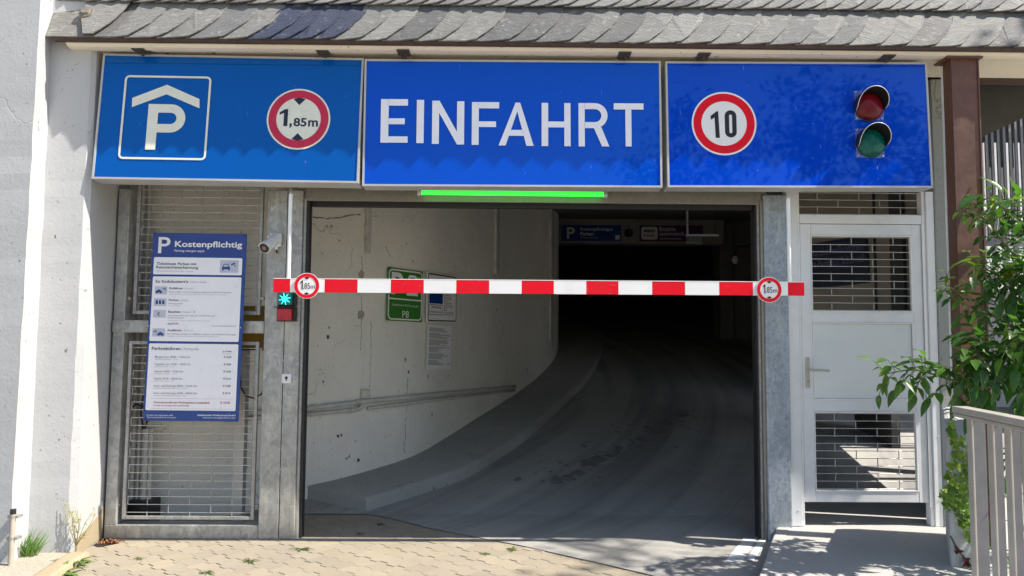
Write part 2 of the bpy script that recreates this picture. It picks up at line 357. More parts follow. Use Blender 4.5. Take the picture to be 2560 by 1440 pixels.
def Z(px, py, Y): return at(px, py, Y).z

# ================================================================== SETTING: ground, road, platform
YC = 5.70                                   # plane of the steel columns
mb = MB(); mb.poly([(-150, -150, -.04), (150, -150, -.04), (150, 5.6, -.04), (-150, 5.6, -.04)])
mb.poly([(-150, 5.6, -.04), (-3.4, 5.6, -.04), (-3.4, 150, -.04), (-150, 150, -.04)]); mb.poly([(9, 5.6, -.04), (150, 5.6, -.04), (150, 150, -.04), (9, 150, -.04)])
mb.poly([(-3.4, 5.6, -.04), (9, 5.6, -.04), (9, 9, -.04), (-3.4, 9, -.04)])
mb.build('ground', 'far', kind='structure', origin=(0, 0, 0))
def m_road(cx, cy):
    k = NT('worn concrete road'); a = k.noise(.7, 6, .65); g = k.noise(260, 3, .7)
    sp = k.n('ShaderNodeSeparateXYZ'); k.l(k.co, sp.inputs[0]); dx = k.math('SUBTRACT', sp.outputs[0], cx); dy = k.math('SUBTRACT', sp.outputs[1], cy)
    r = k.math('SQRT', k.math('ADD', k.math('MULTIPLY', dx, dx), k.math('MULTIPLY', dy, dy)))
    an = k.math('ARCTAN2', dy, dx); cb = k.n('ShaderNodeCombineXYZ'); k.l(k.math('MULTIPLY', r, 2.6), cb.inputs[0]); k.l(k.math('MULTIPLY', an, 1.5), cb.inputs[1])
    bands = k.noise(1.0, 4, .55, cb.outputs[0]); cb2 = k.n('ShaderNodeCombineXYZ'); k.l(k.math('MULTIPLY', r, 22.0), cb2.inputs[0]); k.l(k.math('MULTIPLY', an, 4.0), cb2.inputs[1]); fine = k.noise(1.0, 4, .6, cb2.outputs[0])
    inside = k.ramp(sp.outputs[1], .05, .22)          # tyre wear begins past the threshold (object y 0.7)
    col = k.mix(k.ramp(a, .3, .72), (.36, .352, .335), (.46, .448, .425)); col = k.mix(.45, col, k.mix(k.ramp(g, .3, .7), (.55,)*3, (1.35,)*3), 'MULTIPLY')
    col = k.mix(k.math('MULTIPLY', k.math('MULTIPLY', k.ramp(bands, .42, .66), .55), 1.0), col, (.13, .13, .135))
    col = k.mix(k.math('MULTIPLY', k.ramp(fine, .55, .75), .25), col, (.12, .12, .12))
    col = k.mix(k.math('MULTIPLY', k.ramp(k.noise(3.5, 6, .7), .56, .72), .35), col, (.16, .155, .15))
    return k.fin(col, .85, k.bump(k.math('ADD', g, a), .003), spec=.2)
bpx = [(914, 1286), (970, 1296), (1075, 1322), (1225, 1351), (1300, 1365), (1487, 1407), (1612, 1436), (1750, 1470), (1950, 1530)]
bnd = [gr(*p) for p in bpx]
def beyond(x, y):                           # True on the road side of the boundary
    if x > bnd[-1].x: return y > bnd[-1].y-.1
    for a, b in zip(bnd, bnd[1:]):
        if a.x <= x <= b.x: return y > a.y+(b.y-a.y)*(x-a.x)/(b.x-a.x)
    return y > 6.62
mb = MB()
pts = [(p.x, p.y, .0065) for p in bnd]+[(8.5, bnd[-1].y-.3, .0065), (8.5, 6.5, .0065), (bnd[0].x-.02, 6.52, .0065), ]
mb.poly(pts)
N = 24
for i in range(N):
    y0, y1 = 6.5+20*i/N, 6.5+20*(i+1)/N
    mb.poly([(-6, y0, .0065+rz(y0)), (8.5, y0, .0065+rz(y0)), (8.5, y1, .0065+rz(y1)), (-6, y1, .0065+rz(y1))])
kq = [ramp(*p_) for p_ in ((1030, 1245), (1262, 1140), (1469, 956))]
def circ(p, q, r):
    ax, ay, bx_, by_, cx, cy = p.x, p.y, q.x, q.y, r.x, r.y; d = 2*(ax*(by_-cy)+bx_*(cy-ay)+cx*(ay-by_))
    return (((ax*ax+ay*ay)*(by_-cy)+(bx_*bx_+by_*by_)*(cy-ay)+(cx*cx+cy*cy)*(ay-by_))/d, ((ax*ax+ay*ay)*(cx-bx_)+(bx_*bx_+by_*by_)*(ax-cx)+(cx*cx+cy*cy)*(bx_-ax))/d)
BC = circ(*kq)
mb.build('road', m_road(BC[0], BC[1]-5), kind='structure', origin=(0, 5, 0))
# pavers: interlocking blocks laid on the diagonal
mb = MB(); mb.poly([(-4.2, 1.5, -.012), (3.2, 1.5, -.012), (3.2, 6.9, -.012), (-4.2, 6.9, -.012)]); mb.cur = 1
ang = math.radians(-38); ca, sa = math.cos(ang), math.sin(ang); L, B = .165, .145
def zig(t, per, amp):
    q = (t/per) % 1.0
    return amp*(-1 if q < .40 else (q-.40)/.10*2-1 if q < .5 else 1 if q < .90 else 1-(q-.90)/.10*2)
for j in range(-40, 60):
    for i in range(-45, 45):
        u0 = i*L+(L/2 if j % 2 else 0); v0 = j*B
        cx, cy = (u0+L/2)*ca-(v0+B/2)*sa, (u0+L/2)*sa+(v0+B/2)*ca+4.5
        if not (-3.9 < cx < 2.6 and 2.6 < cy < 6.75) or beyond(cx-.1, cy-.22): continue
        if cx < -2.90-(5.6-cy)*.45 and cy < 5.75: continue
        ed = []
        us = [0, .40, .5, .90, 1]
        for q in us: ed.append((u0+q*L, v0+zig(u0+q*L+1e-6, L, .015)))
        for q in us[::-1]: ed.append((u0+q*L, v0+B+zig(u0+q*L+1e-6, L, .015)))
        cu, cv = u0+L/2, v0+B/2
        def tr(p, ins, z):
            du, dv = p[0]-cu, p[1]-cv; p = (cu+du*(1-.02*ins/(L/2)), cv+dv*(1-ins/(B/2))); return (p[0]*ca-p[1]*sa, p[0]*sa+p[1]*ca+4.5, z)
        t = random.uniform(.86, 1.12); wv = random.uniform(-.02, .03); hz = random.uniform(-.002, .002)
        t = 1+(t-1)*.6; mb.col = (.345*t+wv*.6, .302*t+wv*.4, .238*t)
        n = len(ed); mb.add([tr(p, .0026, -.012) for p in ed]+[tr(p, .0026, -.002+hz) for p in ed]+[tr(p, .0042, hz) for p in ed],
               [(k, (k+1) % n, n+(k+1) % n, n+k) for k in range(n)]+[(n+k, n+(k+1) % n, 2*n+(k+1) % n, 2*n+k) for k in range(n)]+[tuple(range(2*n, 3*n))])
mb.build('paving', ['earth', 'paver'], kind='structure', origin=(0, 4, 0))
# inner raised walkway along the curved wall
wall_px = [(765.6, 1215), (899, 1183), (1037, 1138), (1131, 1084), (1199, 1041), (1281, 990), (1337, 949), (1381, 904), (1396, 868)]
WH = .125
plan = []
for p in wall_px:
    q = ramp(*p, WH); plan.append((q.x, q.y))
dx, dy = plan[-1][0]-plan[-2][0], plan[-1][1]-plan[-2][1]
a0 = math.atan2(dy, dx); px_, py_ = plan[-1]
for i in range(7): a0 += .16; px_ += 1.3*math.cos(a0); py_ += 1.3*math.sin(a0); plan.append((px_, py_))
left = [(-3.5, 6.02), (-2.46, 6.40)]
plan = left+plan
def smooth_line(pts, n=4):
    out = []
    for i in range(len(pts)-1):
        p0, p1, p2, p3 = pts[max(0, i-1)], pts[i], pts[i+1], pts[min(len(pts)-1, i+2)]
        for k in range(n):
            t = k/n; out.append(tuple(.5*(2*b+(c-a)*t+(2*a-5*b+4*c-d)*t*t+(3*b-a-3*c+d)*t**3) for a, b, c, d in zip(p0, p1, p2, p3)))
    return out+[pts[-1]]
WP = smooth_line(plan, 5)
def onwall(px, py, off=.0):
    """point on the curved wall seen at a pixel, lifted off it by off"""
    d = ray(px, py)
    for (x0, y0), (x1, y1) in zip(WP, WP[1:]):
        ex, ey = x1-x0, y1-y0; den = d.x*ey-d.y*ex
        if abs(den) < 1e-9: continue
        t = (x0*ey-y0*ex)/den; s_ = (x0*d.y-y0*d.x)/den
        if t > 0 and -1e-6 <= s_ <= 1+1e-6:
            n = Vector((ey, -ex, 0)).normalized()
            return CAM+d*t+n*off, n
    return CAM+d*(9/d.y), Vector((0, -1, 0))
mb = MB()
for (x0, y0), (x1, y1) in zip(WP, WP[1:]):
    n = Vector((y1-y0, -(x1-x0), 0)).normalized()*-.25
    z0, z1 = rz(y0), rz(y1); t0, t1 = 3.0+z0, 3.0+z1
    p = [(x0, y0, z0-.05), (x1, y1, z1-.05), (x1, y1, t1), (x0, y0, t0)]
    mb.add(p, [(0, 1, 2, 3)], None, True); mb.add([Vector(q)+n for q in p], [(3, 2, 1, 0)])
cw = mb.build('curved_wall', 'iwall', origin=(0, 7, 0)); tag(cw, 'white painted curved concrete wall beside the ramp, chipped and cracked', 'wall')
me_ = cw.data; import bmesh
bm = bmesh.new(); bm.from_mesh(me_); bmesh.ops.remove_doubles(bm, verts=bm.verts, dist=.0005); bm.to_mesh(me_); bm.free()
def ribbon(name, pts, wd, mat='crackm', off=.0012, seed=1):
    r_ = random.Random(seed); ps = []
    for (x0, y0), (x1, y1) in zip(pts, pts[1:]):
        n_ = max(3, int(math.hypot(x1-x0, y1-y0)/5))
        for k in range(n_): ps.append((x0+(x1-x0)*k/n_+r_.uniform(-1.6, 1.6), y0+(y1-y0)*k/n_+r_.uniform(-1.6, 1.6)))
    q = [onwall(*p) for p in ps]; mb = MB(); vs = []
    for i, (p, n) in enumerate(q):
        d = (q[min(i+1, len(q)-1)][0]-q[max(0, i-1)][0]).normalized(); s_ = d.cross(n).normalized()*wd*r_.uniform(.25, 1.0)*.5; vs += [p+n*off-s_, p+n*off+s_]
    mb.add(vs, [(2*i, 2*i+1, 2*i+3, 2*i+2) for i in range(len(q)-1)]); mb.build(name, mat, cw)
M['crackm'] = plain('dark crack', (.10, .09, .075), .9); M['patchm'] = plain('bare filler patch', (.36, .33, .28), .9, 0, .25, 30)
ribbon('crack', [(778, 543), (815, 546), (850, 545), (880, 537), (905, 536)], .014, seed=1); ribbon('crack', [(925, 541), (950, 540)], .008, seed=2); ribbon('crack', [(905, 640), (904, 720), (903, 790), (902, 880)], .007, seed=3)
ribbon('crack', [(928, 800), (926, 900), (924, 1000), (1015, 960)][:3], .006, seed=4); ribbon('crack', [(1018, 945), (1017, 1010), (1014, 1060), (1010, 1138)], .009, seed=5); ribbon('crack', [(980, 645), (960, 610), (990, 630)][:2], .006, seed=6)
for px, py, r_ in ((903, 686, .035), (902, 787, .04), (1021, 930, .014), (896, 1150, .016), (820, 843, .018), (853, 1088, .012), (845, 1090, .014)):
    p, n = onwall(px, py); u_ = Vector((-n.y, n.x, 0)); mb = MB(); mb.poly([p+n*.0014+(u_*math.cos(2*math.pi*i/11)+Vector((0, 0, 1.25))*math.sin(2*math.pi*i/11))*r_*random.uniform(.7, 1.15) for i in range(11)]); mb.build('filler_patch' if r_ > .03 else 'chip', 'patchm' if r_ > .03 else 'crackm', cw)
kerb_px = [(914, 1282), (1030, 1245), (1161, 1200), (1262, 1140), (1337, 1084), (1412, 1012), (1469, 956), (1500, 900), (1512, 862)]
kp = [ramp(*p) for p in kerb_px]; kp = [(p.x, p.y) for p in kp]; a0 = math.atan2(kp[-1][1]-kp[-2][1], kp[-1][0]-kp[-2][0]); q = kp[-1]
for i in range(6): a0 += .16; q = (q[0]+1.3*math.cos(a0), q[1]+1.3*math.sin(a0)); kp.append(q)
kp = smooth_line(kp, 4); wi = [(x, y) for x, y in WP if y > plan[2][1]-.001]
mb = MB(); n = 60
def resample(pts, n):
    ds = [0]
    for a, b in zip(pts, pts[1:]): ds.append(ds[-1]+math.dist(a, b))
    out = []
    for i in range(n+1):
        t = ds[-1]*i/n; k = max(j for j in range(len(ds)) if ds[j] <= t+1e-9); k = min(k, len(pts)-2); f_ = (t-ds[k])/max(1e-9, ds[k+1]-ds[k]); out.append((pts[k][0]+(pts[k+1][0]-pts[k][0])*f_, pts[k][1]+(pts[k+1][1]-pts[k][1])*f_))
    return out
A, Bk = resample(wi, n), resample(kp, n)
A = [(x-.03, y+.03) for x, y in A]
def jz(x, y): return .006*pnoise(Vector((x*6, y*6, 0)))
vs = []
for (x, y), (kx, ky) in zip(A, Bk):
    j = jz(kx, ky)
    vs += [(x, y, WH+rz(y)), (kx-.02, ky+.015, WH+rz(ky)+j), (kx, ky, WH-.015+rz(ky)+j), (kx+j, ky, rz(ky)-.02)]
fs = [(4*i+k, 4*i+k+1, 4*i+k+5, 4*i+k+4) for i in range(n) for k in range(3)]+[(0, 1, 2, 3, 4*n+4)]
vs.append((A[0][0], A[0][1], -.02)); mb.add(vs, [f[::-1] for f in fs[:-1]]+[fs[-1]]); mb.build('walkway', 'kerbc', kind='structure', origin=(0, 8, 0))
# right hand platform in front of the door
PZ = .11
pe = [at(1945, 1300, 5.70), gr(1945, 1300, PZ)]
e0 = gr(1946, 1304, PZ); e1 = gr(1895, 1440, PZ); e2 = e1+(e1-e0)*1.2
mb = MB(); top = [(e0.x, e0.y, PZ), (e1.x, e1.y, PZ-.01), (e2.x, e2.y, PZ-.02), (5.2, e2.y, PZ), (5.2, 9.0, PZ), (e0.x+1.5, 9.0, PZ), (e0.x+.5, 6.6, PZ), (e0.x+.04, 5.76, PZ)]
mb.prism([Vector((x, y, z)) for x, y, z in top], (0, 0, -.16))
mb.build('platform', 'concrete', kind='structure', origin=(3, 5.5, 0), bevel=.012)
mb = MB(); mb.poly([gr(*p, .010) for p in [(1814, 1402), (1852, 1409), (1891, 1347), (1860, 1344)]]); mb.poly([gr(*p, .010) for p in [(1866, 1400), (1884, 1403), (1918, 1346), (1902, 1345)]])
mb.build('road_marking', 'mark', kind='structure', origin=gr(1850, 1380))
# left slabs and kerb stone beside the pillar
mb = MB(); k0, k1 = gr(214, 1386, .03), gr(60, 1490, .03)
mb.prism([Vector((p.x, p.y, .022)) for p in [gr(150, 1372, .02), k0, k1, gr(-60, 1490, .02), gr(-250, 1372, .02)]], (0, 0, -.06)); mb.build('footpath', 'far', kind='structure', bevel=.006)
mb = MB(); d = (k1-k0).normalized(); nn = Vector((-d.y, d.x, 0))
ks = thing('kerb_stone', (k0.x, k0.y, 0), 'sandy yellow kerb stone with a rounded edge beside the pillar foot', 'kerb stone')
mb.prism([k0+nn*.02-d*.05, k0-nn*.13-d*.05, k0-nn*.13+d*.62, k0+nn*.02+d*.62], (0, 0, -.09)); mb.v = [v+Vector((0, 0, .015)) for v in mb.v]
mb.build('stone', 'sand', ks, bevel=.03)

# ================================================================== BUILDING
# left pillar: stepped painted concrete, drawn line by line from the ground up
def edge(a, b, Y):                            # two pixels on one upright edge -> its foot and its top
    p, q = at(*a, Y), at(*b, Y); f_ = lambda z: p+(q-p)*((z-p.z)/(q.z-p.z)); return f_(-.05), f_(4.6)
E0 = edge((27, 1300), (101, 0), 5.02); E1 = edge((71, 1300), (131, 60), 5.24); E2 = edge((168, 1327), (230, 100), 5.27); E3 = edge((192, 1327), (243, 107), 5.30); E4 = edge((258, 1330), (298, 460), 5.74)
Em = (Vector((-7, 5.02, -.05)), Vector((-7, 5.02, 4.6)))
mb = MB(); N = 40
lines = [Em, E0, E1, E2, E3, E4, (Vector((-3.2, 6.3, -.05)), Vector((-3.2, 6.3, 4.6)))]
vs = []
for k, (p, q) in enumerate(lines):
    for i in range(N+1):
        t = i/N; v = p+(q-p)*t
        if k in (1, 2, 3): v = v+Vector((.007*pnoise(Vector((k*7, 0, v.z*5)))+.005*pnoise(Vector((k*3, 4, v.z*19))), .004*pnoise(Vector((k*5, 9, v.z*9))), 0))
        vs.append(v)
fs = [(k*(N+1)+i, (k+1)*(N+1)+i, (k+1)*(N+1)+i+1, k*(N+1)+i+1) for k in range(len(lines)-1) for i in range(N)]
mb.add(vs, fs); pil = mb.build('concrete_pillar', 'wall', origin=(-3.3, 5.3, 0)); tag(pil, 'white painted stepped concrete pillar beside the grille frame', 'pillar')
mb = MB()                                     # bare concrete foot
f3, f4 = E3[0], E4[0]; o_ = Vector((.006, -.004, 0))
pr = [f3+o_+Vector((0, 0, .05)), f4+o_+Vector((0, 0, .05)), f4+o_+Vector((0, 0, .30)), f3+(f4-f3)*.75+o_+Vector((0, 0, .24)), f3+(f4-f3)*.4+o_+Vector((0, 0, .19)), f3+o_+Vector((0, 0, .16))]
mb.prism(pr, (-.03, .0, 0)); mb.build('bare_foot', 'sand', pil)
# slate roof
SLOPE = math.radians(62)
roof = thing('slate_roof', (0, 5.13, 3.54), 'grey slate roof edge with two overlapping courses of curved slates', 'roof')
def slate_course(y0, z0, x0, x1, wid, hgt, blue=None, seed=1, lean=.55, sh=.0):
    rnd = random.Random(seed); mb = MB(); x = x0; i = 0
    up_ = Vector((0, math.cos(SLOPE), math.sin(SLOPE))); nrm = Vector((0, -math.sin(SLOPE), math.cos(SLOPE)))
    while x < x1:
        W_ = wid*rnd.uniform(.80, 1.2); isb = blue and blue[0] < x < blue[1]
        if isb: W_ *= .66
        t = rnd.uniform(.84, 1.12); mb.col = (.055*t, .066*t, .112*t) if isb else (.235*t, .235*t, .228*t)
        if rnd.random() < .25 and not isb: mb.col = (.165*t, .167*t, .17*t)
        H_ = hgt; right = []; NB = 12
        for k in range(NB+1):
            b = k/NB; a = lean*H_*(1-(1-b)**2)+rnd.uniform(-.0045, .0045); right.append((x+W_+a, b*H_))
        leftp = [(x-.03+lean*H_*(1-(1-k/NB)**2), k/NB*H_) for k in range(NB+1)]
        dz_ = rnd.uniform(-.008, .004); bot = [(x-.03+(W_+.03)*q, dz_*q+rnd.uniform(-.004, .003)) for q in (0, .25, .5, .75)]
        poly = bot+right+leftp[::-1][:-1]
        ra = rnd.uniform(-.5, .5); cr, sr = math.cos(ra), math.sin(ra)
        # tilt: right edge stands proud over the next slate
        def pt(a, b, k): 
            f_ = max(0, min(1, (a-x)/W_)); z_ = .004+.021*f_*f_+.002*math.sin(b*40+i)
            zj = z0+sh*(x-x0)
            return Vector((a, y0, zj))+up_*b+nrm*(z_+k)
        n = len(poly); uvs = [((a-x)*cr-b*sr+i*.37, (a-x)*sr+b*cr+i*.71) for a, b in poly]
        mb.add([pt(a, b, 0) for a, b in poly]+[pt(a, b, -.009) for a, b in poly], [tuple(range(n))]+[(n+k, n+(k+1) % n, (k+1) % n, k) for k in range(n)], uvs*2)
        x += W_; i += 1
    return mb
YE, ZE = 5.13, 3.545
xl = X(150, 90, YE)
sc_px = at(1280, 104, YE); ZE = sc_px.z
mbl = slate_course(YE, ZE, xl+.30, 5.2, .205, .40, (X(560, 60, YE), X(805, 60, YE)), 3)
mbl.build('lower_course', 'slate', roof)
upv = Vector((0, math.cos(SLOPE), math.sin(SLOPE))); nrv = Vector((0, -math.sin(SLOPE), math.cos(SLOPE)))
o2 = Vector((0, YE, ZE))+upv*.335+nrv*.045
slate_course(o2.y, o2.z, xl-.16, 5.2, .135, .33, None, 8, .75).build('upper_course', 'slate', roof)
o3 = o2+upv*.20+nrv*.022
slate_course(o3.y, o3.z, xl-.16, 5.2, .14, .5, None, 9, .6).build('top_course', 'slate', roof)
mb = MB(); mb.col = (.215, .21, .20); rr_ = random.Random(5)      # end slates left of the first curve
def flat_slate(mb, pts, k):
    o = Vector((0, YE, ZE)); n = len(pts)
    vs = [Vector((a, 0, 0))+o+upv*b+nrv*k for a, b in pts]
    mb.add(vs+[v-nrv*.009 for v in vs], [tuple(range(n))]+[(n+i, n+(i+1) % n, (i+1) % n, i) for i in range(n)], [(a*1.3, b) for a, b in pts]*2)
HS = .40
arc = lambda x, l: [(x+l*(1-(1-k/10)**2)+rr_.uniform(-.003, .003), HS*k/10) for k in range(11)]
flat_slate(mb, [(xl-.14, 0), (xl+.17, 0), (xl+.145, .07), (xl+.115, .15), (xl+.10, .24), (xl+.10, HS), (xl-.14, HS)], .006)
mb.col = (.16, .16, .155); flat_slate(mb, [(xl+.16, 0)]+arc(xl+.37, .2)+[(xl+.3, HS)], .008)
mb.col = (.25, .245, .235); flat_slate(mb, [(xl+.175, .0)]+arc(xl+.245, .17)+[(xl+.105, HS), (xl+.105, .24), (xl+.12, .15), (xl+.15, .07)], .036)
mb.build('end_slates', 'slate', roof)
mb = MB(); nb = at(222, 40, YE+.1); bb = Vector((nb.x, YE, ZE))+upv*.215
mb.cyl(bb+nrv*.015, bb+nrv*.045, .060, 9, .050); mb.cyl(bb+nrv*.045, bb+nrv*.062, .036, 12, .030); mb.build('nail_boss', plain('lead nail boss', (.22, .20, .17), .6, .3, .3, 40), roof)
mb = MB(); mb.box((xl-.05, YE+.004, ZE-.026), (5.2, YE+.035, ZE+.01)); mb.build('eave_board', 'board', roof)
mb = MB(); o = Vector((0, YE+.04, ZE)); mb.prism([Vector((xl-.06, YE+.03, ZE+.012)), Vector((xl-.06, YE+.9, ZE+1.6)), Vector((xl-.06, 7.2, ZE+1.6)), Vector((xl-.06, 7.2, ZE+.3)), Vector((xl-.06, 5.95, ZE+.3)), Vector((xl-.06, 5.95, ZE+.012))], (5.2-xl, 0, 0)); mb.build('roof_deck', 'board', roof)  # rear block out of view, added to keep sun off the stair panel
# lintel and soffit
gar = thing('garage_entrance', (0, 5.9, 0), 'concrete parking garage entrance with cream soffit and dark hall inside', 'building')
SZ = ZE-.028
mb = MB(); N = 8; prof = []
prof = [(YE+.036, SZ+.03), (YE+.036, SZ-.004), (YE+.06, SZ-.018), (YE+.10, SZ-.022), (YE+.15, SZ-.014), (YE+.165, SZ+.006), (5.69, SZ+.006), (5.69, SZ+.03)]
mb.prism([Vector((xl+.02, y, z)) for y, z in prof], (5.15-xl, 0, 0)); mb.build('soffit', 'soffit', gar)
mb = MB(); mb.box((-1.86, 5.90, 2.60), (2.10, 6.02, SZ+.02)); mb.box((2.101, 5.90, 2.78), (3.30, 6.02, SZ+.02)); mb.box((-3.25, 5.90, 2.78), (-1.861, 6.02, SZ+.02)); mb.build('lintel', 'soffit', gar)
def cz(y): return 2.98+.118*(y-6.0)
mb = MB(); mb.prism([Vector((3.3, 6.0, cz(6.0)+.01)), Vector((3.3, 9.0, cz(9.0)+.01)), Vector((3.3, 9.0, cz(9.0)+.5)), Vector((3.3, 6.0, cz(6.0)+.5))], (.34, 0, 0)); mb.prism([Vector((-7, 5.95, cz(5.95))), Vector((-7, 26.5, cz(26.5))), Vector((-7, 26.5, cz(26.5)+.5)), Vector((-7, 5.95, cz(5.95)+.5))], (10.3, 0, 0))  # first narrow slab added at the side edge to stop stray sun
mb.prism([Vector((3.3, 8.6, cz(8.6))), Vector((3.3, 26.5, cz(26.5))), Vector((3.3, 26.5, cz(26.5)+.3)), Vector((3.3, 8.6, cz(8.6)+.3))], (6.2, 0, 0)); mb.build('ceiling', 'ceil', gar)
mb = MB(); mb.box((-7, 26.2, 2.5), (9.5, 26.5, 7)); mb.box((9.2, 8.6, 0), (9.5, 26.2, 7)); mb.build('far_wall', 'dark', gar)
mb = MB(); mb.prism([Vector((3.63, 5.96, 0)), Vector((4.42, 7.0, 0)), Vector((4.42, 7.0, 4.4)), Vector((3.63, 5.96, 4.4))], (.10, 0, 0)); mb.box((4.42, 7.0, 1.15), (4.52, 9.4, 4.6)); mb.box((4.42, 8.5, 0), (4.52, 9.4, 1.15)); mb.box((4.42, 7.55, 0), (4.52, 7.68, 1.15)); mb.build('sun_block_wall', 'dark', gar)  # added unseen wall: keeps stray sun off the ramp, gaps shape the floor patch
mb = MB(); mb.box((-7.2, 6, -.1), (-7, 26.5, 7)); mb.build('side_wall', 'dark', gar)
YB = 16.4                                     # cross beam with two signs
bl, br_ = at(1392, 560, YB), at(1812, 612, YB)
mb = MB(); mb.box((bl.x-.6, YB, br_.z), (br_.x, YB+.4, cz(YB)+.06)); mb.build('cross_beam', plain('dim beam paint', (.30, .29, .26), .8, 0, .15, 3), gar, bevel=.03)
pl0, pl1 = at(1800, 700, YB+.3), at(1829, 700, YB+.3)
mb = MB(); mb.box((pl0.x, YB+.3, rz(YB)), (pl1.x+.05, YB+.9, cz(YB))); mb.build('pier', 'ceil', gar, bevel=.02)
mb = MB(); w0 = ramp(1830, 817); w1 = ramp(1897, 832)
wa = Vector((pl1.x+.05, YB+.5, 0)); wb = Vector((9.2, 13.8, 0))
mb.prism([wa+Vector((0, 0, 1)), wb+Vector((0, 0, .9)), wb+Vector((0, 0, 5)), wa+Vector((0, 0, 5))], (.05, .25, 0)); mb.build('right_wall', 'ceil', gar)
# signs and fittings deep in the hall
def flat_sign(name, corners, Y, label, cat='sign', depth=.02, mat='boardblue'):
    P_ = Panel(*corners, Y); t = thing(name, P_.P(P_.w/2, 0, -depth), label, cat); mb = MB(); P_.slab(mb, 0, 0, P_.w, P_.h, -depth, 0); mb.build('panel', mat, t, bevel=.003); return P_, t
P1, t = flat_sign('hanging_sign', [(1404, 562), (1553, 563), (1553, 603), (1404, 602)], YB-.03, 'dark blue parking charge sign with white P on the far beam')
for a_ in (('P', 1417, 568, 1437, 597, .004, .02), ('Kostenpflichtiges', 1451, 569, 1532, 579, .004, .008), ('Parken', 1451, 580, 1484, 589, .004, .008), ('Parking charges apply', 1451, 592, 1496, 596, .004)): mb = MB(); P1.ptext(mb, *a_); mb.build('text_line', 'white', t)
mb = MB(); P1.rrect(mb, 1538, 588, 1549, 599, .01, .004); mb.build('icon_tile', 'white', t)
P2, t = flat_sign('hanging_sign', [(1599, 563), (1758, 564), (1758, 604), (1599, 603)], YB-.03, 'dark purple payment sign with rounded white logo tile on the far beam', mat='purple')
mb = MB(); P2.rrect(mb, 1603, 567, 1644, 599, .05, .004); mb.build('logo_tile', 'white', t)
for a_ in (('Bezahle', 1649, 567, 1689, 578, .004, .004), ('automatisch', 1649, 579, 1710, 589, .004, .004), ('mit Kameraparken', 1649, 594, 1704, 600, .004, .008)): mb = MB(); P2.ptext(mb, *a_); mb.build('text_line', 'white', t)
mb = MB(); P2.ptext(mb, 'easy', 1609, 574, 1638, 584, .007, .03); mb.build('logo_word', 'navy', t); mb = MB(); P2.ptext(mb, 'PARK', 1610, 585, 1638, 593, .007, .02); mb.build('logo_word', 'pink', t)
mb = MB(); c = at(1571, 583, YB-.02); mb.cyl(c, c+Vector((0, -.10, 0)), .095, 24, .085); mb.cyl(c+Vector((0, -.10, 0)), c+Vector((0, -.16, 0)), .085, 24, .04)
tag(mb.build('horn_speaker', 'black'), 'round black unit between the two signs on the far beam', 'speaker')
hb = thing('height_limiter', at(1720, 588, 12), 'thin white hanging height limiter bar deep inside the hall', 'height bar')
mb = MB(); a, b = at(1715, 587, 12), at(1797, 589, 12); mb.box((a.x, 12, b.z-.012), (b.x, 12.04, a.z+.012)); mb.build('bar', 'pvc', hb)
mb = MB()
for px in (1719, 1790): mb = MB(); p = at(px, 587, 12); mb.cyl(p+Vector((0, .02, 0)), (p.x, 12.02, cz(12)), .008 if px > 1750 else .018, 8); mb.build('hanger', 'pvc' if px < 1750 else 'black', hb)
mb = MB(); a, b = at(1716, 591, 12), at(1757, 612, 12); mb.box((a.x, 12.01, b.z), (b.x, 12.02, a.z)); mb.build('pane', 'plex', hb)
dc = thing('wall_lamp', at(1840, 655, 14.5), 'small white dome lamp with dark cable deep in the hall', 'lamp')
c = at(1838, 650, 14.5); mb = MB(); mb.cyl(c, c+Vector((0, 0, .08)), .07, 16, .03); mb.cyl(c-Vector((0, 0, .07)), c, .045, 16, .07); mb.build('dome', 'camw', dc)
mb = MB(); mb.tube([c+Vector((.0, .05, .08)), c+Vector((.08, .1, .28)), c+Vector((.3, .2, .30)), c+Vector((.9, .3, .62))], .02, 6); mb.build('cable', 'blackm', dc)

# fittings on the curved wall
def wallpanel(corners, off):
    TL, TR, BR, BL = [onwall(*p)[0] for p in corners]; n = ((TR-TL).cross(TL-BL)).normalized()
    P_ = Panel.__new__(Panel); P_.fromcorners(*[p+Vector((0, 0, 0)) for p in (TL, TR, BR, BL)])
    # keep it clear of the bulge of the wall
    P_.o += P_.n*off; return P_
PG = wallpanel([(963, 667), (1051, 680), (1050, 805), (961, 802)], .035); t = thing('charging_sign', PG.P(PG.w/2, 0), 'green charging bay sign with white P on the curved wall', 'sign')
mb = MB(); PG.slab(mb, 0, 0, PG.w, PG.h, -.012, 0); mb.build('panel', 'green', t, bevel=.006)
mb = MB(); PG.rim(mb, .012, .012, PG.w-.012, PG.h-.012, .05, .014, .002); PG.slab(mb, .02, PG.h*.405, PG.w-.02, PG.h*.43, .001, .003)
PG.text(mb, 'P', PG.w*.10, PG.h*.5, PG.w*.42, PG.h*.92, .003, .03)
a, b = PG.w*.56, PG.h*.5
PG.rim(mb, a, b+.02, a+.13, PG.h*.9, .03, .028, .003); PG.slab(mb, a-.02, b, a+.15, b+.03, .002, .004); PG.slab(mb, PG.w*.82, PG.h*.72, PG.w*.91, PG.h*.75, .002, .004); PG.slab(mb, PG.w*.83, PG.h*.75, PG.w*.845, PG.h*.88, .002, .004); PG.slab(mb, PG.w*.885, PG.h*.75, PG.w*.90, PG.h*.88, .002, .004)
mb.build('charging_symbol', 'white', t); mb = MB(); PG.text(mb, 'Ladeboxen E-Fahrzeuge', PG.w*.14, PG.h*.275, PG.w*.86, PG.h*.325, .003); mb.build('text_line', 'white', t); mb = MB(); PG.text(mb, 'P8', PG.w*.42, PG.h*.07, PG.w*.60, PG.h*.20, .003); mb.build('text_line', 'white', t)
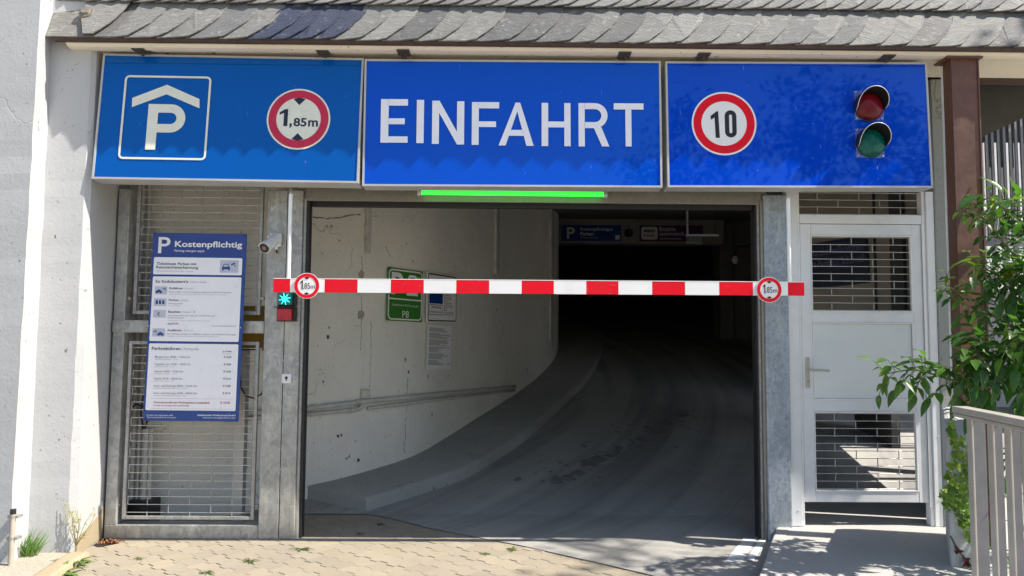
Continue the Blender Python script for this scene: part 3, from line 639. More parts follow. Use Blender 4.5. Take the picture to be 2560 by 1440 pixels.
PW = wallpanel([(1058, 679), (1133, 691), (1131, 807), (1057, 806)], .05); t = thing('notice_sign', PW.P(PW.w/2, 0), 'white video surveillance notice with black rim on the curved wall', 'sign')
mb = MB(); PW.slab(mb, 0, 0, PW.w, PW.h, -.012, 0); mb.build('panel', 'white', t, bevel=.006)
mb = MB(); PW.rim(mb, .012, .012, PW.w-.012, PW.h-.012, .04, .014, .002); PW.rim(mb, PW.w*.06, PW.h*.15, PW.w*.5, PW.h*.36, .004, .006, .002); PW.text(mb, 'Achtung', PW.w*.12, PW.h*.275, PW.w*.44, PW.h*.335, .003, .02); PW.text(mb, 'Videoüberwachung!', PW.w*.09, PW.h*.19, PW.w*.47, PW.h*.23, .003, .02)
mb.build('lettering', 'ink', t); mb = MB(); PW.slab(mb, PW.w*.06, PW.h*.38, PW.w*.5, PW.h*.78, .001, .003); mb.build('pictogram', 'boardblue', t)
mb = MB(); rr_ = random.Random(2)
for i in range(17):
    b = PW.h*(.16+.04*i); PW.slab(mb, PW.w*.54, b, PW.w*(.58+rr_.uniform(.05, .32)), b+.007, .001, .002)
mb.build('small_print', 'grey', t)
PS = wallpanel([(1063, 811), (1123, 815), (1120, 925), (1060, 922)], .03); t = thing('notice_sheet', PS.P(PS.w/2, 0), 'plain white sheet of small print below the surveillance notice', 'notice')
mb = MB(); PS.slab(mb, 0, 0, PS.w, PS.h, -.004, 0); mb.build('sheet', 'white', t); mb = MB()
for i in range(38):
    b = PS.h*(.10+.022*i)
    if i % 7 == 5: continue
    PS.slab(mb, PS.w*.07, b, PS.w*(.6+rr_.uniform(-.2, .34)), b+.006, .0005, .002)
PS.slab(mb, PS.w*.86, PS.h*.1, PS.w*.92, PS.h*.14, .0005, .002); mb.build('small_print', 'greyl', t)
def channel(x0, x1, y0, y1, label):
    a, n = onwall((x0+x1)/2, y1); b, _ = onwall((x0+x1)/2, y0); wd = (onwall(x1, y1)[0]-onwall(x0, y1)[0]).length*.5
    u = Vector((-n.y, n.x, 0)); mb = MB(); r = max(.03, wd*.55); o = a+n*.012; N = 10; top = cz(a.y)-.02
    pr = [o+u*r*math.cos(math.pi+math.pi*i/N)+Vector((0, 0, r+r*math.sin(math.pi+math.pi*i/N))) for i in range(N+1)]; pr += [Vector((pr[-1].x, pr[-1].y, top)), Vector((pr[0].x, pr[0].y, top))]
    mb.prism([p-n*.02 for p in pr], n*.045)
    pr2 = [o+(p-o)*.0+Vector(p-o)*1.0 for p in pr]
    for k in range(4):
        z = a.z+.12+k*(top-a.z-.2)/4; q = Vector((o.x, o.y, z))-u*r*.95; mb.obox(q-u*.02, u*.02, n*.03, Vector((0, 0, .03)))
    tag(mb.build('cable_channel', 'pipep', bevel=.012), label, 'cable channel', 'cable channels on the curved wall')
channel(906, 926, 480, 636, 'cable channel near the garage opening, ending above the green sign'); channel(1231, 1246, 480, 688, 'cable channel on the curved wall reaching down to the striped bar'); channel(1369, 1384, 520, 870, 'long cable channel at the far end of the curved wall')
def conduit(pts, r, label):
    ps = []
    for (x0, y0), (x1, y1) in zip(pts, pts[1:]):
        for k in range(8): p, n = onwall(x0+(x1-x0)*k/8, y0+(y1-y0)*k/8); ps.append(p+n*(r+.012))
    p, n = onwall(*pts[-1]); ps.append(p+n*(r+.012))
    t = thing('conduit', ps[0], label, 'conduit', 'conduits along the curved wall'); mb = MB(); mb.tube(ps, r, 10); mb.build('pipe', 'pipep', t)
    for k in range(3, len(ps)-2, 6):
        mb = MB(); d = (ps[k+1]-ps[k]).normalized(); mb.cyl(ps[k]-d*.012, ps[k]+d*.012, r*1.35, 10); mb.build('clip', 'pipep', t)
conduit([(560, 1036), (760, 1021), (905, 1003), (1100, 984), (1281, 966)], .022, 'upper of two parallel pipes along the curved wall')
conduit([(560, 1050), (760, 1036), (890, 1023), (905, 1012)], .018, 'short lower pipe between steel column and junction box on the curved wall')
conduit([(915, 1020), (1100, 997), (1281, 976)], .018, 'lower pipe from the junction box to the walkway along the curved wall')
p, n = onwall(908, 985); u = Vector((-n.y, n.x, 0)); jb = thing('junction_box', p, 'small square junction box above the pipes on the curved wall', 'junction box')
mb = MB(); mb.obox(p-u*.042-Vector((0, 0, .04)), u*.084, n*.05, Vector((0, 0, .085))); mb.build('box', 'pipep', jb, bevel=.008); mb = MB(); mb.tube([p+n*.03-Vector((0, 0, .04)), p+n*.035-Vector((0, 0, .075))+u*.01], .010, 8); mb.build('cable', 'pipep', jb)

# ================================================================== steel columns, lintel, shutter
def yx(px, py, Y=YC): q = at(px, py, Y); return q.x, q.z
lx0 = (X(670, 470, YC)+X(645, 1340, YC))/2; lx1 = (X(759, 470, YC)+X(735, 1340, YC))/2
colL = thing('steel_column', ((lx0+lx1)/2, YC+.1, 0), 'wide galvanised steel column carrying camera and signal lights', 'column')
mid = X(711, 800, YC)
mb = MB(); mb.box((lx0, YC, 0), (mid-.002, YC+.20, 2.66)); mb.build('profile', 'galv', colL, bevel=.006); mb = MB(); mb.box((mid+.002, YC, 0), (lx1, YC+.20, 2.66)); mb.build('profile', 'galv', colL, bevel=.006)
mb = MB(); mb.box((lx1+.002, YC+.02, 0), (lx1+.022, YC+.13, 2.6)); mb.build('guide_rail', 'galvd', colL, bevel=.003); mb = MB(); mb.box((lx1+.022, YC+.04, 0), (lx1+.042, YC+.12, 2.6)); mb.build('rubber_seal', 'black', colL)
mb = MB()
for z in (.52, 1.34, 1.95): mb = MB(); mb.cyl((mid, YC+.001, z), (mid, YC-.003, z), .012, 10); mb.build('weld_spot', 'galvd', colL)
rx0 = (X(1910, 480, YC)+X(1919, 1320, YC))/2; rx1 = (X(1966, 480, YC)+X(1984, 1300, YC))/2
colR = thing('steel_column', ((rx0+rx1)/2, YC+.1, 0), 'bluish galvanised steel column between the opening and the door', 'column')
mb = MB(); mb.box((rx0, YC, 0), (rx1, YC+.2, 2.66)); mb.build('profile', 'galvb', colR, bevel=.012)
for k, (a, b, mm) in enumerate(((.0, .02, 'steel'), (.021, .038, 'galvd'), (.039, .05, 'black'))):
    mb = MB(); mb.box((rx0-b-.001, YC+.015+.02*k, 0), (rx0-a-.001, YC+.16, 2.62)); mb.build('rubber_seal' if mm == 'black' else 'guide_rail', mm, colR, bevel=.003)
sh = thing('roller_shutter', (0, YC+.1, 2.5), 'raised roller shutter with beige head plate and black bottom bar above the opening', 'shutter')
zt, zb, zk = Z(1300, 484, YC+.03), Z(1300, 506, YC+.03), Z(1300, 521, YC+.10)
mb = MB(); mb.box((lx1+.003, YC+.03, zb), (rx0-.002, YC+.06, zt+.12)); mb.build('head_plate', 'steel', sh, bevel=.003); mb = MB(); mb.box((lx1+.045, YC+.09, zk), (rx0-.053, YC+.14, zb+.06)); mb.build('bottom_bar', 'blackm', sh, bevel=.004)
mb = MB(); mb.box((lx1+.003, YC-.0, -.01), (rx0-.002, YC+.025, .006)); tag(mb.build('threshold', 'galvd'), 'thin steel threshold strip across the floor of the opening', 'threshold')
lt = thing('tube_light', at(1280, 483, 5.62), 'glowing green tube light under the middle sign', 'lamp')
a, b = at(1054, 481, 5.62), at(1508, 486, 5.62); mb = MB(); mb.cyl(a, b, .0185, 16); mb.build('tube', 'tube', lt)
mb = MB(); d = (b-a).normalized(); mb.cyl(a-d*.03, a, .028, 14); mb.cyl(b, b+d*.03, .028, 14); mb.box((a.x-.03, 5.628, a.z+.010), (b.x+.03, 5.72, a.z+.045)); mb.build('holder', 'pvc', lt)

# grille: welded wire in brick pattern
def grille(mb, x0, x1, z0, z1, Y, pitch=.059, step=.16, r=.0032, phase=0, ends=True):
    r *= .86
    n = int((z1-z0)/pitch); off = ((z1-z0)-n*pitch)/2+1e-4; zs = [z0+off+k*pitch for k in range(n+1)]
    for z in zs: mb.cyl((x0, Y, z), (x1, Y, z), r, 6)
    mb.cur = 1  # cross wires get a darker colour: their lack of light is painted in
    for i in range(-1, len(zs)):
        za = z0 if i < 0 else zs[i]; zb_ = z1 if i == len(zs)-1 else zs[i+1]
        x = x0+step*(.95+((i+phase) % 2)); 
        while x < x1-.02: mb.cyl((x, Y-.004, za-.006), (x, Y-.004, zb_+.006), r*1.25, 6); x += step*2
        if ends and (i+phase) % 2 == 0 and 0 <= i < len(zs)-1:
            for xe in (x0+.006, x1-.006): mb.cyl((xe, Y-.004, za), (xe, Y-.004, zb_), r*1.2, 6)
pxl = X(258, 1340, YC), X(287, 1340, YC)
ph = (X(297, 470, YC)+X(258, 1340, YC))/2; pw = .088
fr = thing('grille_frame', (ph+.5, YC, 0), 'galvanised steel frame with wire grilles between white pillar and wide steel column', 'gate')
mb = MB(); mb.box((ph, YC+.005, Z(270, 1313, YC)), (ph+pw, YC+.17, 2.66)); mb.build('post', 'galv', fr, bevel=.005)
mb = MB(); mb.box((ph, YC+.003, 0), (lx0-.002, YC+.15, Z(450, 1313, YC)-.002)); mb.build('bottom_rail', 'galv', fr, bevel=.005)
mb = MB(); mb.box((ph-.002, YC-.003, Z(450, 832, YC)), (lx0-.002, YC+.08, Z(450, 801, YC))); mb.build('middle_rail', 'galv', fr, bevel=.005)
def gpanel(x0, x1, z0, z1, Y, phase):
    g = MB(); t = .026
    for a in ((x0, x0+t, z0, z1), (x1-t, x1, z0, z1)): g.box((a[0], Y, a[2]), (a[1], Y+.03, a[3]))
    g.box((x0+t, Y, z0), (x1-t, Y+.03, z0+t)); g.box((x0+t, Y, z1-t), (x1-t, Y+.03, z1)); pf = g.build('panel_frame', 'galvd', fr, bevel=.004)
    g = MB(); grille(g, x0+t+.008, x1-t-.002, z0+t, z1-t, Y+.012, .0592, .16, .0034, phase); g.build('wire_mesh', ['wire', 'wireshade'], pf)
gx0, gx1 = (X(341, 500, YC)+X(328, 780, YC))/2-.01, (X(656, 500, YC)+X(645, 780, YC))/2
gpanel(gx0, gx1, Z(480, 786, YC), 2.75, YC+.035, 0)
hx0, hx1 = (X(320, 856, YC)+X(299, 1298, YC))/2, (X(645, 856, YC)+X(632, 1298, YC))/2
gpanel(hx0, hx1, Z(450, 1301, YC), Z(450, 853, YC), YC+.02, 1)
PIN = plain('worn brass pin', (.5, .42, .36), .5, .3)
for px0, px1, py in ((310, 327, 746), (648, 662, 746), (301, 318, 873), (643, 656, 873), (285, 302, 1262), (630, 646, 1264)):
    a, b = at(px0, py, YC+.05), at(px1, py, YC+.05); mb = MB(); mb.cyl(a, b, .014, 10); mb.build('hinge_pin', PIN, fr)
# oil drips on the ramp
mb = MB(); ro = random.Random(4); tr_ = smooth_line([(1395, 1205), (1440, 1180), (1500, 1150), (1560, 1120), (1620, 1085), (1680, 1055), (1725, 1030)], 6)
for k in range(190):
    bx_, by_ = ro.choice(tr_); big = k < 34; p = ramp(bx_+ro.gauss(0, 10 if big else 55), by_+ro.gauss(0, 4 if big else 14))
    r_ = ro.uniform(.035, .085) if big else ro.uniform(.006, .03); e_ = ro.uniform(1.0, 1.8); n_ = 12
    mb.poly([Vector((p.x+r_*math.cos(2*math.pi*i/n_)*ro.uniform(.75, 1.2), p.y+r_*e_*math.sin(2*math.pi*i/n_)*ro.uniform(.75, 1.2), 0)) for i in range(n_)])
for k, v in enumerate(mb.v): v.z = .0065+rz(v.y)+.0025+(k//12)*.00004
o = mb.build('oil_stains', plain('oil stained concrete', (.20, .197, .19), .7, 0, .2), kind='stuff'); tag(o, 'trail of dark oil drips up the middle of the ramp', 'stains')
# what stands behind the grille
for px, r, pt, lab in ((326, .026, 470, 'first grey pipe beside the post behind the grille'), (342, .018, 470, 'thin grey pipe second from the post behind the grille'), (358, .03, 1070, 'thick grey pipe stub with cables behind the grille'), (373, .016, 1082, 'thin grey pipe stub beside the thick cable pipe behind the grille')):
    mb = MB(); p = at(px, 1240, 6.05); top = at(px, pt, 6.05); mb.cyl((p.x, 6.05, .02), (p.x, 6.05, top.z if pt > 500 else 3.0), r, 14)
    for z in (.35, .75): mb.cyl((p.x, 6.05, z), (p.x, 6.05, z+.03), r+.006, 14)
    tag(mb.build('conduit_pipe', 'pvc'), lab, 'pipe', 'pipes behind the grille')
mb = MB(); a, b = at(318, 1252, 5.98), at(376, 1318, 5.98); mb.box((a.x, 5.95, 0), (b.x, 6.15, a.z)); tag(mb.build('cable_pit_cover', 'black', bevel=.01), 'black box around the pipe feet behind the grille', 'box')
mb = MB(); q = lambda px, py: at(px, py, 5.98)
mb.tube([q(358, 1072), q(352, 1030), q(358, 990), q(372, 985)], .008, 6); mb.tube([q(362, 1072), q(372, 1040), q(362, 1018), q(340, 1010), q(326, 1022)], .007, 6); tag(mb.build('cable', 'black'), 'black cables rising out of the pipe stub behind the grille', 'cable')
mb = MB(); mb.tube([q(600, 940), q(602, 970), q(615, 990), q(636, 996), q(654, 985), q(664, 960), q(668, 900)], .007, 6); tag(mb.build('cable', 'black'), 'single black cable loop between price board and wide steel column', 'cable')
yb = thing('barrier_housing', at(620, 900, 5.98), 'dull yellow steel box half hidden behind the price board', 'box')
mb = MB(); a, b = at(585, 764, 5.95), at(657, 872, 5.95); mb.box((a.x, 5.95, b.z), (b.x, 6.14, a.z)); mb.build('body', 'yellow', yb, bevel=.008); mb = MB(); mb.box((a.x+.02, 5.99, 0), (a.x+.10, 6.07, b.z)); mb.build('post', 'pvc', yb)
mb = MB(); mb.box((a.x-.02, 5.93, b.z-.012), (b.x+.015, 5.95, b.z-.002)); mb.build('lower_lip', 'black', yb)

# ================================================================== price board
BP = Panel((382, 581), (616, 585.5), (597.5, 1053.5), (358, 1052.5), 5.655, 5.62)
bd = thing('price_board', BP.P(BP.w/2, 0, -.01), 'tall blue and white parking price board tied to the grille', 'notice board')
mb = MB(); BP.slab(mb, 0, 0, BP.w, BP.h, -.006, 0); mb.build('panel', 'boardblue', bd, bevel=.002)
mb = MB(); b0 = BP.uv(480, 638)[1]; BP.slab(mb, .003, b0, BP.w-.003, BP.h-.003, 0, .001); mb.build('header', 'boardtop', bd)
def bx(fx, fy):   # position on the crop of the board (1016 x 1440 px of region 340,560..700,1070)
    return 340+fx/2.822, 560+fy/2.822
# the printed white fields follow the board's own axes
def bl_(fx, fy): return BP.uv(*bx(fx, fy))
fields = [((128, 232), (750, 243), (745, 363), (119, 354)), ((118, 368), (744, 378), (724, 832), (94, 825)), ((92, 841), (722, 850), (707, 1320), (74, 1312))]
mb = MB(); fb = []
for f_ in fields:
    q = [bl_(*p) for p in f_]; a0 = (q[0][0]+q[3][0])/2; a1 = (q[1][0]+q[2][0])/2; b1 = (q[0][1]+q[1][1])/2; b0 = (q[2][1]+q[3][1])/2; fb.append((a0, b0, a1, b1))
a0 = sum(f_[0] for f_ in fb)/3; a1 = sum(f_[2] for f_ in fb)/3; fb = [(a0, f_[1], a1, f_[3]) for f_ in fb]
for f_ in fb: mb = MB(); BP.poly(mb, BP.rbox(*f_, .010), .0018, False); mb.build('white_field', 'paper', bd)
W_, H_ = BP.w, BP.h
def row(mb, txt, fx0, fy, hpx, fx1=None, bold=0.0, shear=0.0, ref='Hg'):
    """text with its baseline at crop pixel fy, cap height hpx (crop pixels)"""
    a, b = bl_(fx0, fy); hh = hpx/2.822/F*5.63; a1_ = bl_(fx1, fy)[0] if fx1 else None
    vs, fs = glyphs(txt, bold, shear); rv = glyphs('H', bold, shear)[0]; sy = hh/(max(p.y for p in rv)-min(p.y for p in rv)); x0 = min(p.x for p in vs); x1 = max(p.x for p in vs)
    sx = sy if a1_ is None else (a1_-a)/(x1-x0)
    q = mb if mb is not None else MB(); q.add([BP.P(a+(p.x-x0)*sx, b+p.y*sy, .003) for p in vs], fs)
    if mb is None: q.build('text_line', LM[0], bd)
LM = ['white']; row(None, 'Kostenpflichtig', 275, 160, 42, 750, .022); row(None, 'Parking charges apply', 270, 195, 15, 486, .004, .22); row(None, 'P', 156, 204, 116, 240, .012)
row(None, 'Es gelten die ausgehängten AGB.', 78, 1352, 9, 264, .0); row(None, 'The posted general terms of use apply.', 78, 1367, 9, 283, .0, .2); row(None, 'Stadtbetriebe Wolfenbüttel GmbH', 434, 1353, 11, 702, .02); row(None, 'parkhausverwaltung@stadtwerke-wf.de', 474, 1370, 9, 702)
LM[0] = 'ink'; row(None, 'Ticketloses Parken mit', 146, 288, 19, 428, .012); row(None, 'Kennzeichenerkennung', 143, 313, 19, 440, .012); row(None, 'So funktioniert’s', 138, 414, 20, 369, .014); row(None, 'Einfahren', 236, 460, 15, 331, .014); row(None, 'Parken', 232, 543, 15, 301, .014); row(None, 'Bezahlen', 228, 626, 15, 315, .014); row(None, 'Ausfahren', 221, 756, 15, 323, .014); row(None, 'Parkgebühren', 112, 888, 22, 315, .014)
for k, (t_, pr_) in enumerate((('Morgens von 08:00 – 10:00 Uhr', '€ 0,30'), ('Tagsüber von 10:00 – 18:00 Uhr', '€ 0,60'), ('Abends 18:00 – 23:00 Uhr', '€ 0,30'), ('Nachts 23:00 – 08:00 Uhr', '€ 0,10'), ('Sonn- und Feiertags 08:00 – 22:00 Uhr', '€ 0,30'), ('Sonn- und Feiertags 22:00 – 08:00 Uhr', '€ 0,10'))):
    row(None, pr_, 620-k*1.6, 945+k*51, 13, 673-k*1.6, .012)
row(None, 'Je 30 Min.', 612, 904, 10, 680, .012); row(None, 'www.arivo.info/uberf.schulwall', 533, 722, 7, 705, .006); LM[0] = 'grey'; ends = (386, 388, 336, 329, 435, 434)
for k, t_ in enumerate(('Morgens von 08:00 – 10:00 Uhr', 'Tagsüber von 10:00 – 18:00 Uhr', 'Abends 18:00 – 23:00 Uhr', 'Nachts 23:00 – 08:00 Uhr', 'Sonn- und Feiertags 08:00 – 22:00 Uhr', 'Sonn- und Feiertags 22:00 – 08:00 Uhr')): row(None, t_, 134-k*2, 943+k*51, 13, ends[k], .004)
for t_, fx, fy, fe in (('Bei der Einfahrt wird Ihr Kennzeichen gelesen. Sie erhalten kein Parkticket.', 235, 483, 677), ('Fahrzeug parken.', 230, 565, 332), ('Am Kassenautomat oder online (bis zu 48 Stunden nach', 225, 649, 558), ('Ausfahrt) bezahlen.', 224, 665, 342), ('Nach Zahlung innerhalb von 15 Minuten ausfahren. Damit endet Ihr Parkvorgang.', 220, 779, 707)): row(None, t_, fx, fy, 9, fe, .002)
LM[0] = 'greyl'
for t_, fx, fy, hp, fe in (('Ticketless parking with license plate recognition', 143, 335, 9, 406), ('| How it works', 381, 415, 13, 500), ('| Drive in', 340, 460, 11, 400), ('| Parking', 310, 543, 11, 370), ('| Payment', 323, 626, 11, 390), ('| Drive out', 332, 756, 11, 403), ('| Parking fees', 326, 889, 17, 443), ('At the entrance, your license plate will be read. You will not receive a parking ticket.', 233, 498, 7, 640), ('Park your vehicle.', 230, 580, 7, 315), ('At the payment machine or online within 48 hours after exit).', 224, 684, 7, 525), ('Exit within 15 minutes after payment. This completes your parking process.', 220, 794, 7, 587), ('Per 30 min.', 614, 920, 8, 677),
    ('Mornings from 8 am – 10 am', 134, 957, 8, 298), ('Days from 10 am – 6 pm', 132, 1008, 8, 270), ('Evenings from 6 pm – 11 pm', 130, 1059, 8, 290), ('Nights from 11 pm – 8 am', 127, 1110, 8, 275), ('Sundays and holidays from 8 am – 10 pm', 125, 1161, 8, 361), ('Sundays and holidays from 10 pm – 8 am', 123, 1213, 8, 358)): row(None, t_, fx, fy, hp, fe, .0, .2)
for fy in (1230, 1302):
    mb = MB(); a_, b_ = bl_(104, fy); BP.slab(mb, a_, b_, bl_(685, fy)[0], b_+.0016, .0018, .0028); mb.build('rule', 'greyl', bd)
LM[0] = 'pink'; row(None, 'Vertragsstrafe bei Nichtzahlung zusätzlich', 123, 1264, 14, 520, .014); row(None, '€ 35,00', 594, 1267, 14, 663, .012); row(None, 'In case of non-payment additionally', 121, 1284, 11, 376, .002, .2); row(None, 'PARK', 262, 709, 13, 304, .006); c_ = bl_(413, 620); mb = MB(); BP.disc(mb, c_, .0085, .003, .0065, 20); mb.build('no_coins_symbol', 'pink', bd); LM[0] = 'boardblue'; row(None, 'easy', 223, 709, 13, 261, .02); row(None, '€', 150, 647, 24, 169, .012)
tiles = [((595, 256), (722, 345)), ((135, 440), (219, 497)), ((129, 524), (214, 580)), ((125, 606), (210, 661)), ((118, 736), (203, 794))]
def LB(p0, p1): a_, b_ = bl_(*p0); c_, d_ = bl_(*p1); return min(a_, c_), min(b_, d_), max(a_, c_), max(b_, d_)
for p0, p1 in tiles: ti = MB(); BP.poly(ti, BP.rbox(*LB(p0, p1), .004), .0026, False); ti.build('icon_tile', 'icon', bd)
CK = [.0034]
def cpoly(pts): CK[0] += .00004; mb.poly([BP.P(*bl_(*p), CK[0]) for p in pts])
def carfront(x, y, s):
    cpoly([(x-28*s, y+10*s), (x-28*s, y-8*s), (x+28*s, y-8*s), (x+28*s, y+10*s)]); cpoly([(x-22*s, y-8*s), (x-17*s, y-28*s), (x+17*s, y-28*s), (x+22*s, y-8*s), (x+16*s, y-10*s), (x+13*s, y-23*s), (x-13*s, y-23*s), (x-16*s, y-10*s)])
    for q in (-28, 16): cpoly([(x+q*s, y+10*s), (x+(q+12)*s, y+10*s), (x+(q+12)*s, y+18*s), (x+q*s, y+18*s)])
def carside(x, y, s):
    cpoly([(x-26*s, y+6*s), (x-27*s, y-4*s), (x-16*s, y-8*s), (x-8*s, y-17*s), (x+8*s, y-17*s), (x+15*s, y-7*s), (x+26*s, y-3*s), (x+26*s, y+6*s)])
    for q in (-14, 14): BP.disc(mb, bl_(x+q*s, y+7*s), 6.5*s/2.822/F*5.63, .0060, 0, 14)
def cctv(x, y, s): cpoly([(x-18*s, y+2*s), (x+10*s, y-12*s), (x+14*s, y-4*s), (x-12*s, y+10*s)]); cpoly([(x+4*s, y+2*s), (x+9*s, y+2*s), (x+12*s, y+14*s), (x+18*s, y+12*s), (x+18*s, y+18*s), (x+8*s, y+18*s)])
for sy in ((carfront, 636, 310, 1), (cctv, 688, 283, 1), (carside, 163, 478, .9), (cctv, 203, 457, .7), (carside, 174, 778, .9), (cctv, 137, 757, .7)): mb = MB(); sy[0](*sy[1:]); mb.build('camera_symbol' if sy[0] is cctv else 'car_symbol', 'boardblue', bd)
for q in (148, 171, 194): mb = MB(); cpoly([(q-7, 566), (q-8, 552), (q-6, 538), (q+6, 538), (q+8, 552), (q+7, 566)]); mb.build('car_symbol', 'boardblue', bd)
for fx, fy in ((136, 66), (765, 76), (66, 1380), (710, 1384)):
    a_, b_ = bl_(fx, fy); mb = MB(); mb.cyl(BP.P(a_, b_-.012, .003), BP.P(a_, b_+.014, .003), .002, 6); mb.build('cable_tie', 'black', bd)
for fx, fy in ((87, 719), (737, 732)): mb = MB(); mb.cyl(BP.P(*bl_(fx, fy), 0), BP.P(*bl_(fx, fy), .004), .0035, 10); mb.build('screw', 'white', bd)

# ================================================================== three blue signs
def blue_sign(corn, yt, yb_, mat, label, brackets):
    P_ = Panel(*corn, yt, yb_); t = thing('entrance_sign', P_.P(P_.w/2, 0, -.07), label, 'sign', 'blue signs above the entrance')
    fr_ = .014
    mb = MB(); P_.slab(mb, fr_, fr_, P_.w-fr_, P_.h-fr_, -.03, -.002); mb.build('face', mat, t)
    mb = MB()
    for a in ((0, 0, fr_, P_.h), (P_.w-fr_, 0, P_.w, P_.h), (fr_, 0, P_.w-fr_, fr_), (fr_, P_.h-fr_, P_.w-fr_, P_.h)): P_.slab(mb, *a, -.14, .004)
    P_.slab(mb, fr_, fr_, P_.w-fr_, P_.h-fr_, -.135, -.125); mb.build('frame', plain('grey sign case', (.52, .52, .52), .4, .25, .06, 6), t)
    for px in brackets:
        a = P_.uv(px, corn[0][1])[0]; q = P_.P(a, P_.h, -.012); mb = MB(); mb.cyl(q, (q.x, q.y, SZ+.0), .008, 8); mb.cyl(q+Vector((-.02, .01, 0)), (q.x-.02, q.y+.01, SZ), .005, 8)
        mb.box((q.x-.045, q.y-.125, SZ-.026), (q.x+.045, q.y-.015, SZ-.018)); mb.cyl((q.x+.01, q.y-.06, SZ-.026), (q.x+.01, q.y-.06, SZ-.05), .012, 6); mb.box((q.x-.03, q.y-.012, q.z), (q.x+.02, q.y+.02, q.z+.012)); mb.build('bracket', plain('rusty bracket', (.09, .075, .06), .6, .4, .3, 40), t)
    return P_, t
def one(P_, mb, a0, b0, a1, b1, k, st):
    h = b1-b0; P_.poly(mb, [(a1-st, b0), (a1, b0), (a1, b1), (a1-st*.75, b1), (a0, b1-h*.20), (a0, b1-h*.34), (a1-st, b1-h*.22)], k, False)
def restriction(P_, t, c, r, k, red, white, txt, ink):
    s_ = MB(); P_.disc(s_, c, r, k); s_.build('roundel_edge', white, t)
    s_ = MB(); P_.disc(s_, c, r*.945, k+.001, r*.70); s_.build('red_ring', red, t); s_ = MB()
    if txt == '10':
        return s_
    for sg in (1, -1):
        a_ = r*.69; s_.poly([P_.P(c[0]-r*.19, c[1]+sg*r*.66, k+.001), P_.P(c[0], c[1]+sg*r*.46, k+.001), P_.P(c[0]+r*.19, c[1]+sg*r*.66, k+.001), P_.P(c[0], c[1]+sg*r*.71, k+.001)])
    return s_
SA, tA = blue_sign([(257, 135), (906, 145), (900, 459), (231, 446)], 5.315, 5.25, 'blueA', 'bright blue sign with cream P under a roof and a height limit roundel', (362, 815))
a0, b1 = SA.uv(313, 188); a1, b0 = SA.uv(518, 401); a0b, _ = SA.uv(295, 401); a1b, _ = SA.uv(526, 190)
a0 = (a0+a0b)/2; a1 = (a1+a1b)/2
mb = MB(); SA.rim(mb, a0, b0, a1, b1, .035, .015, .002)
SA.poly(mb, [(331, 245), (418, 212), (499, 248), (499, 271), (417, 236), (330, 268)], .002)
pa = [SA.uv(372, 260), SA.uv(363, 374), SA.uv(461, 331)]
# the letter P as an outline with a round bowl
x0, x1 = (pa[0][0]+pa[1][0])/2, pa[2][0]; y1, y0 = pa[0][1], pa[1][1]; st = (SA.uv(388, 374)[0]-SA.uv(363, 374)[0])*1.02
bh = y1-SA.uv(380, 331)[1]; N = 14; R_ = bh/2; cx = x1-R_
mb.poly([SA.P(x0, y0, .002), SA.P(x0+st, y0, .002), SA.P(x0+st, y1-bh, .002), SA.P(x0+st, y1, .002), SA.P(x0, y1, .002)])
out = [(x0+st, y1)]+[(cx+R_*math.sin(math.pi*i/N), y1-R_+R_*math.cos(math.pi*i/N)) for i in range(N+1)]+[(x0+st, y1-bh)]
ri = R_-st*.88; inn = [(x0+st, y1-R_+ri)]+[(cx+ri*math.sin(math.pi*i/N), y1-R_+ri*math.cos(math.pi*i/N)) for i in range(N+1)]+[(x0+st, y1-R_-ri)]
n = len(out); mb.add([SA.P(*p, .002) for p in out+inn], [(i, i+1, n+i+1, n+i) for i in range(n-1)]); mb.build('parking_symbol', 'cream', tA)
c = SA.uv(746.5, 298); r = (SA.uv(826, 298)[0]-SA.uv(667, 298)[0])/2
s_ = restriction(SA, tA, c, r, .002, 'redA', 'cream', '', 'navy')
one(SA, s_, c[0]-r*.60, c[1]-r*.24, c[0]-r*.34, c[1]+r*.32, .003, r*.125); SA.text(s_, ',', c[0]-r*.28, c[1]-r*.30, c[0]-r*.20, c[1]-r*.14, .003, .03); SA.text(s_, '85', c[0]-r*.15, c[1]-r*.24, c[0]+r*.26, c[1]+.04*r, .003, .025); SA.text(s_, 'm', c[0]+r*.31, c[1]-r*.24, c[0]+r*.62, c[1]-r*.03, .003, .025); s_.build('lettering', 'navy', tA)
SB, tB = blue_sign([(914, 147), (1654, 154), (1653.5, 468), (903.5, 466)], 5.29, 5.275, 'blueB', 'cobalt blue sign reading EINFAHRT in large white letters', (1012, 1557))
mb = MB(); k_ = .003
def L(poly): global k_; k_ += .0003; SB.poly(mb, poly, k_)
def bars(*rs):
    for x0, y0, x1, y1 in rs:
        a0, b1 = SB.uv(x0, y0); a1, b0 = SB.uv(x1, y1); SB.poly(mb, [(a0, b0), (a1, b0), (a1, b1), (a0, b1)], k_, False)
bars((953, 248, 970.5, 357), (970.5, 248, 1020, 264.5), (970.5, 296, 1012, 311), (970.5, 341, 1019, 357))                # E
bars((1042.5, 250, 1059, 358)); bars((1081, 252, 1097, 360), (1143, 253.5, 1160, 361)); L([(1081, 252), (1099, 252), (1160, 361.5), (1142.5, 361.5)])   # I N
bars((1180, 255.5, 1196.5, 362.5), (1196.5, 255.5, 1248, 271.5), (1196.5, 303.5, 1240, 318))                            # F
L([(1289, 257), (1300.5, 257), (1264, 364), (1246.5, 364)]); L([(1287.5, 257), (1300.5, 257), (1334, 365), (1316, 365)]); bars((1272, 325, 1309, 340))      # A
bars((1354, 257.5, 1370.5, 365.5), (1410.5, 258, 1426.5, 366), (1370.5, 304, 1410.5, 319)); bars((1446, 258, 1462, 366.5))     # H R
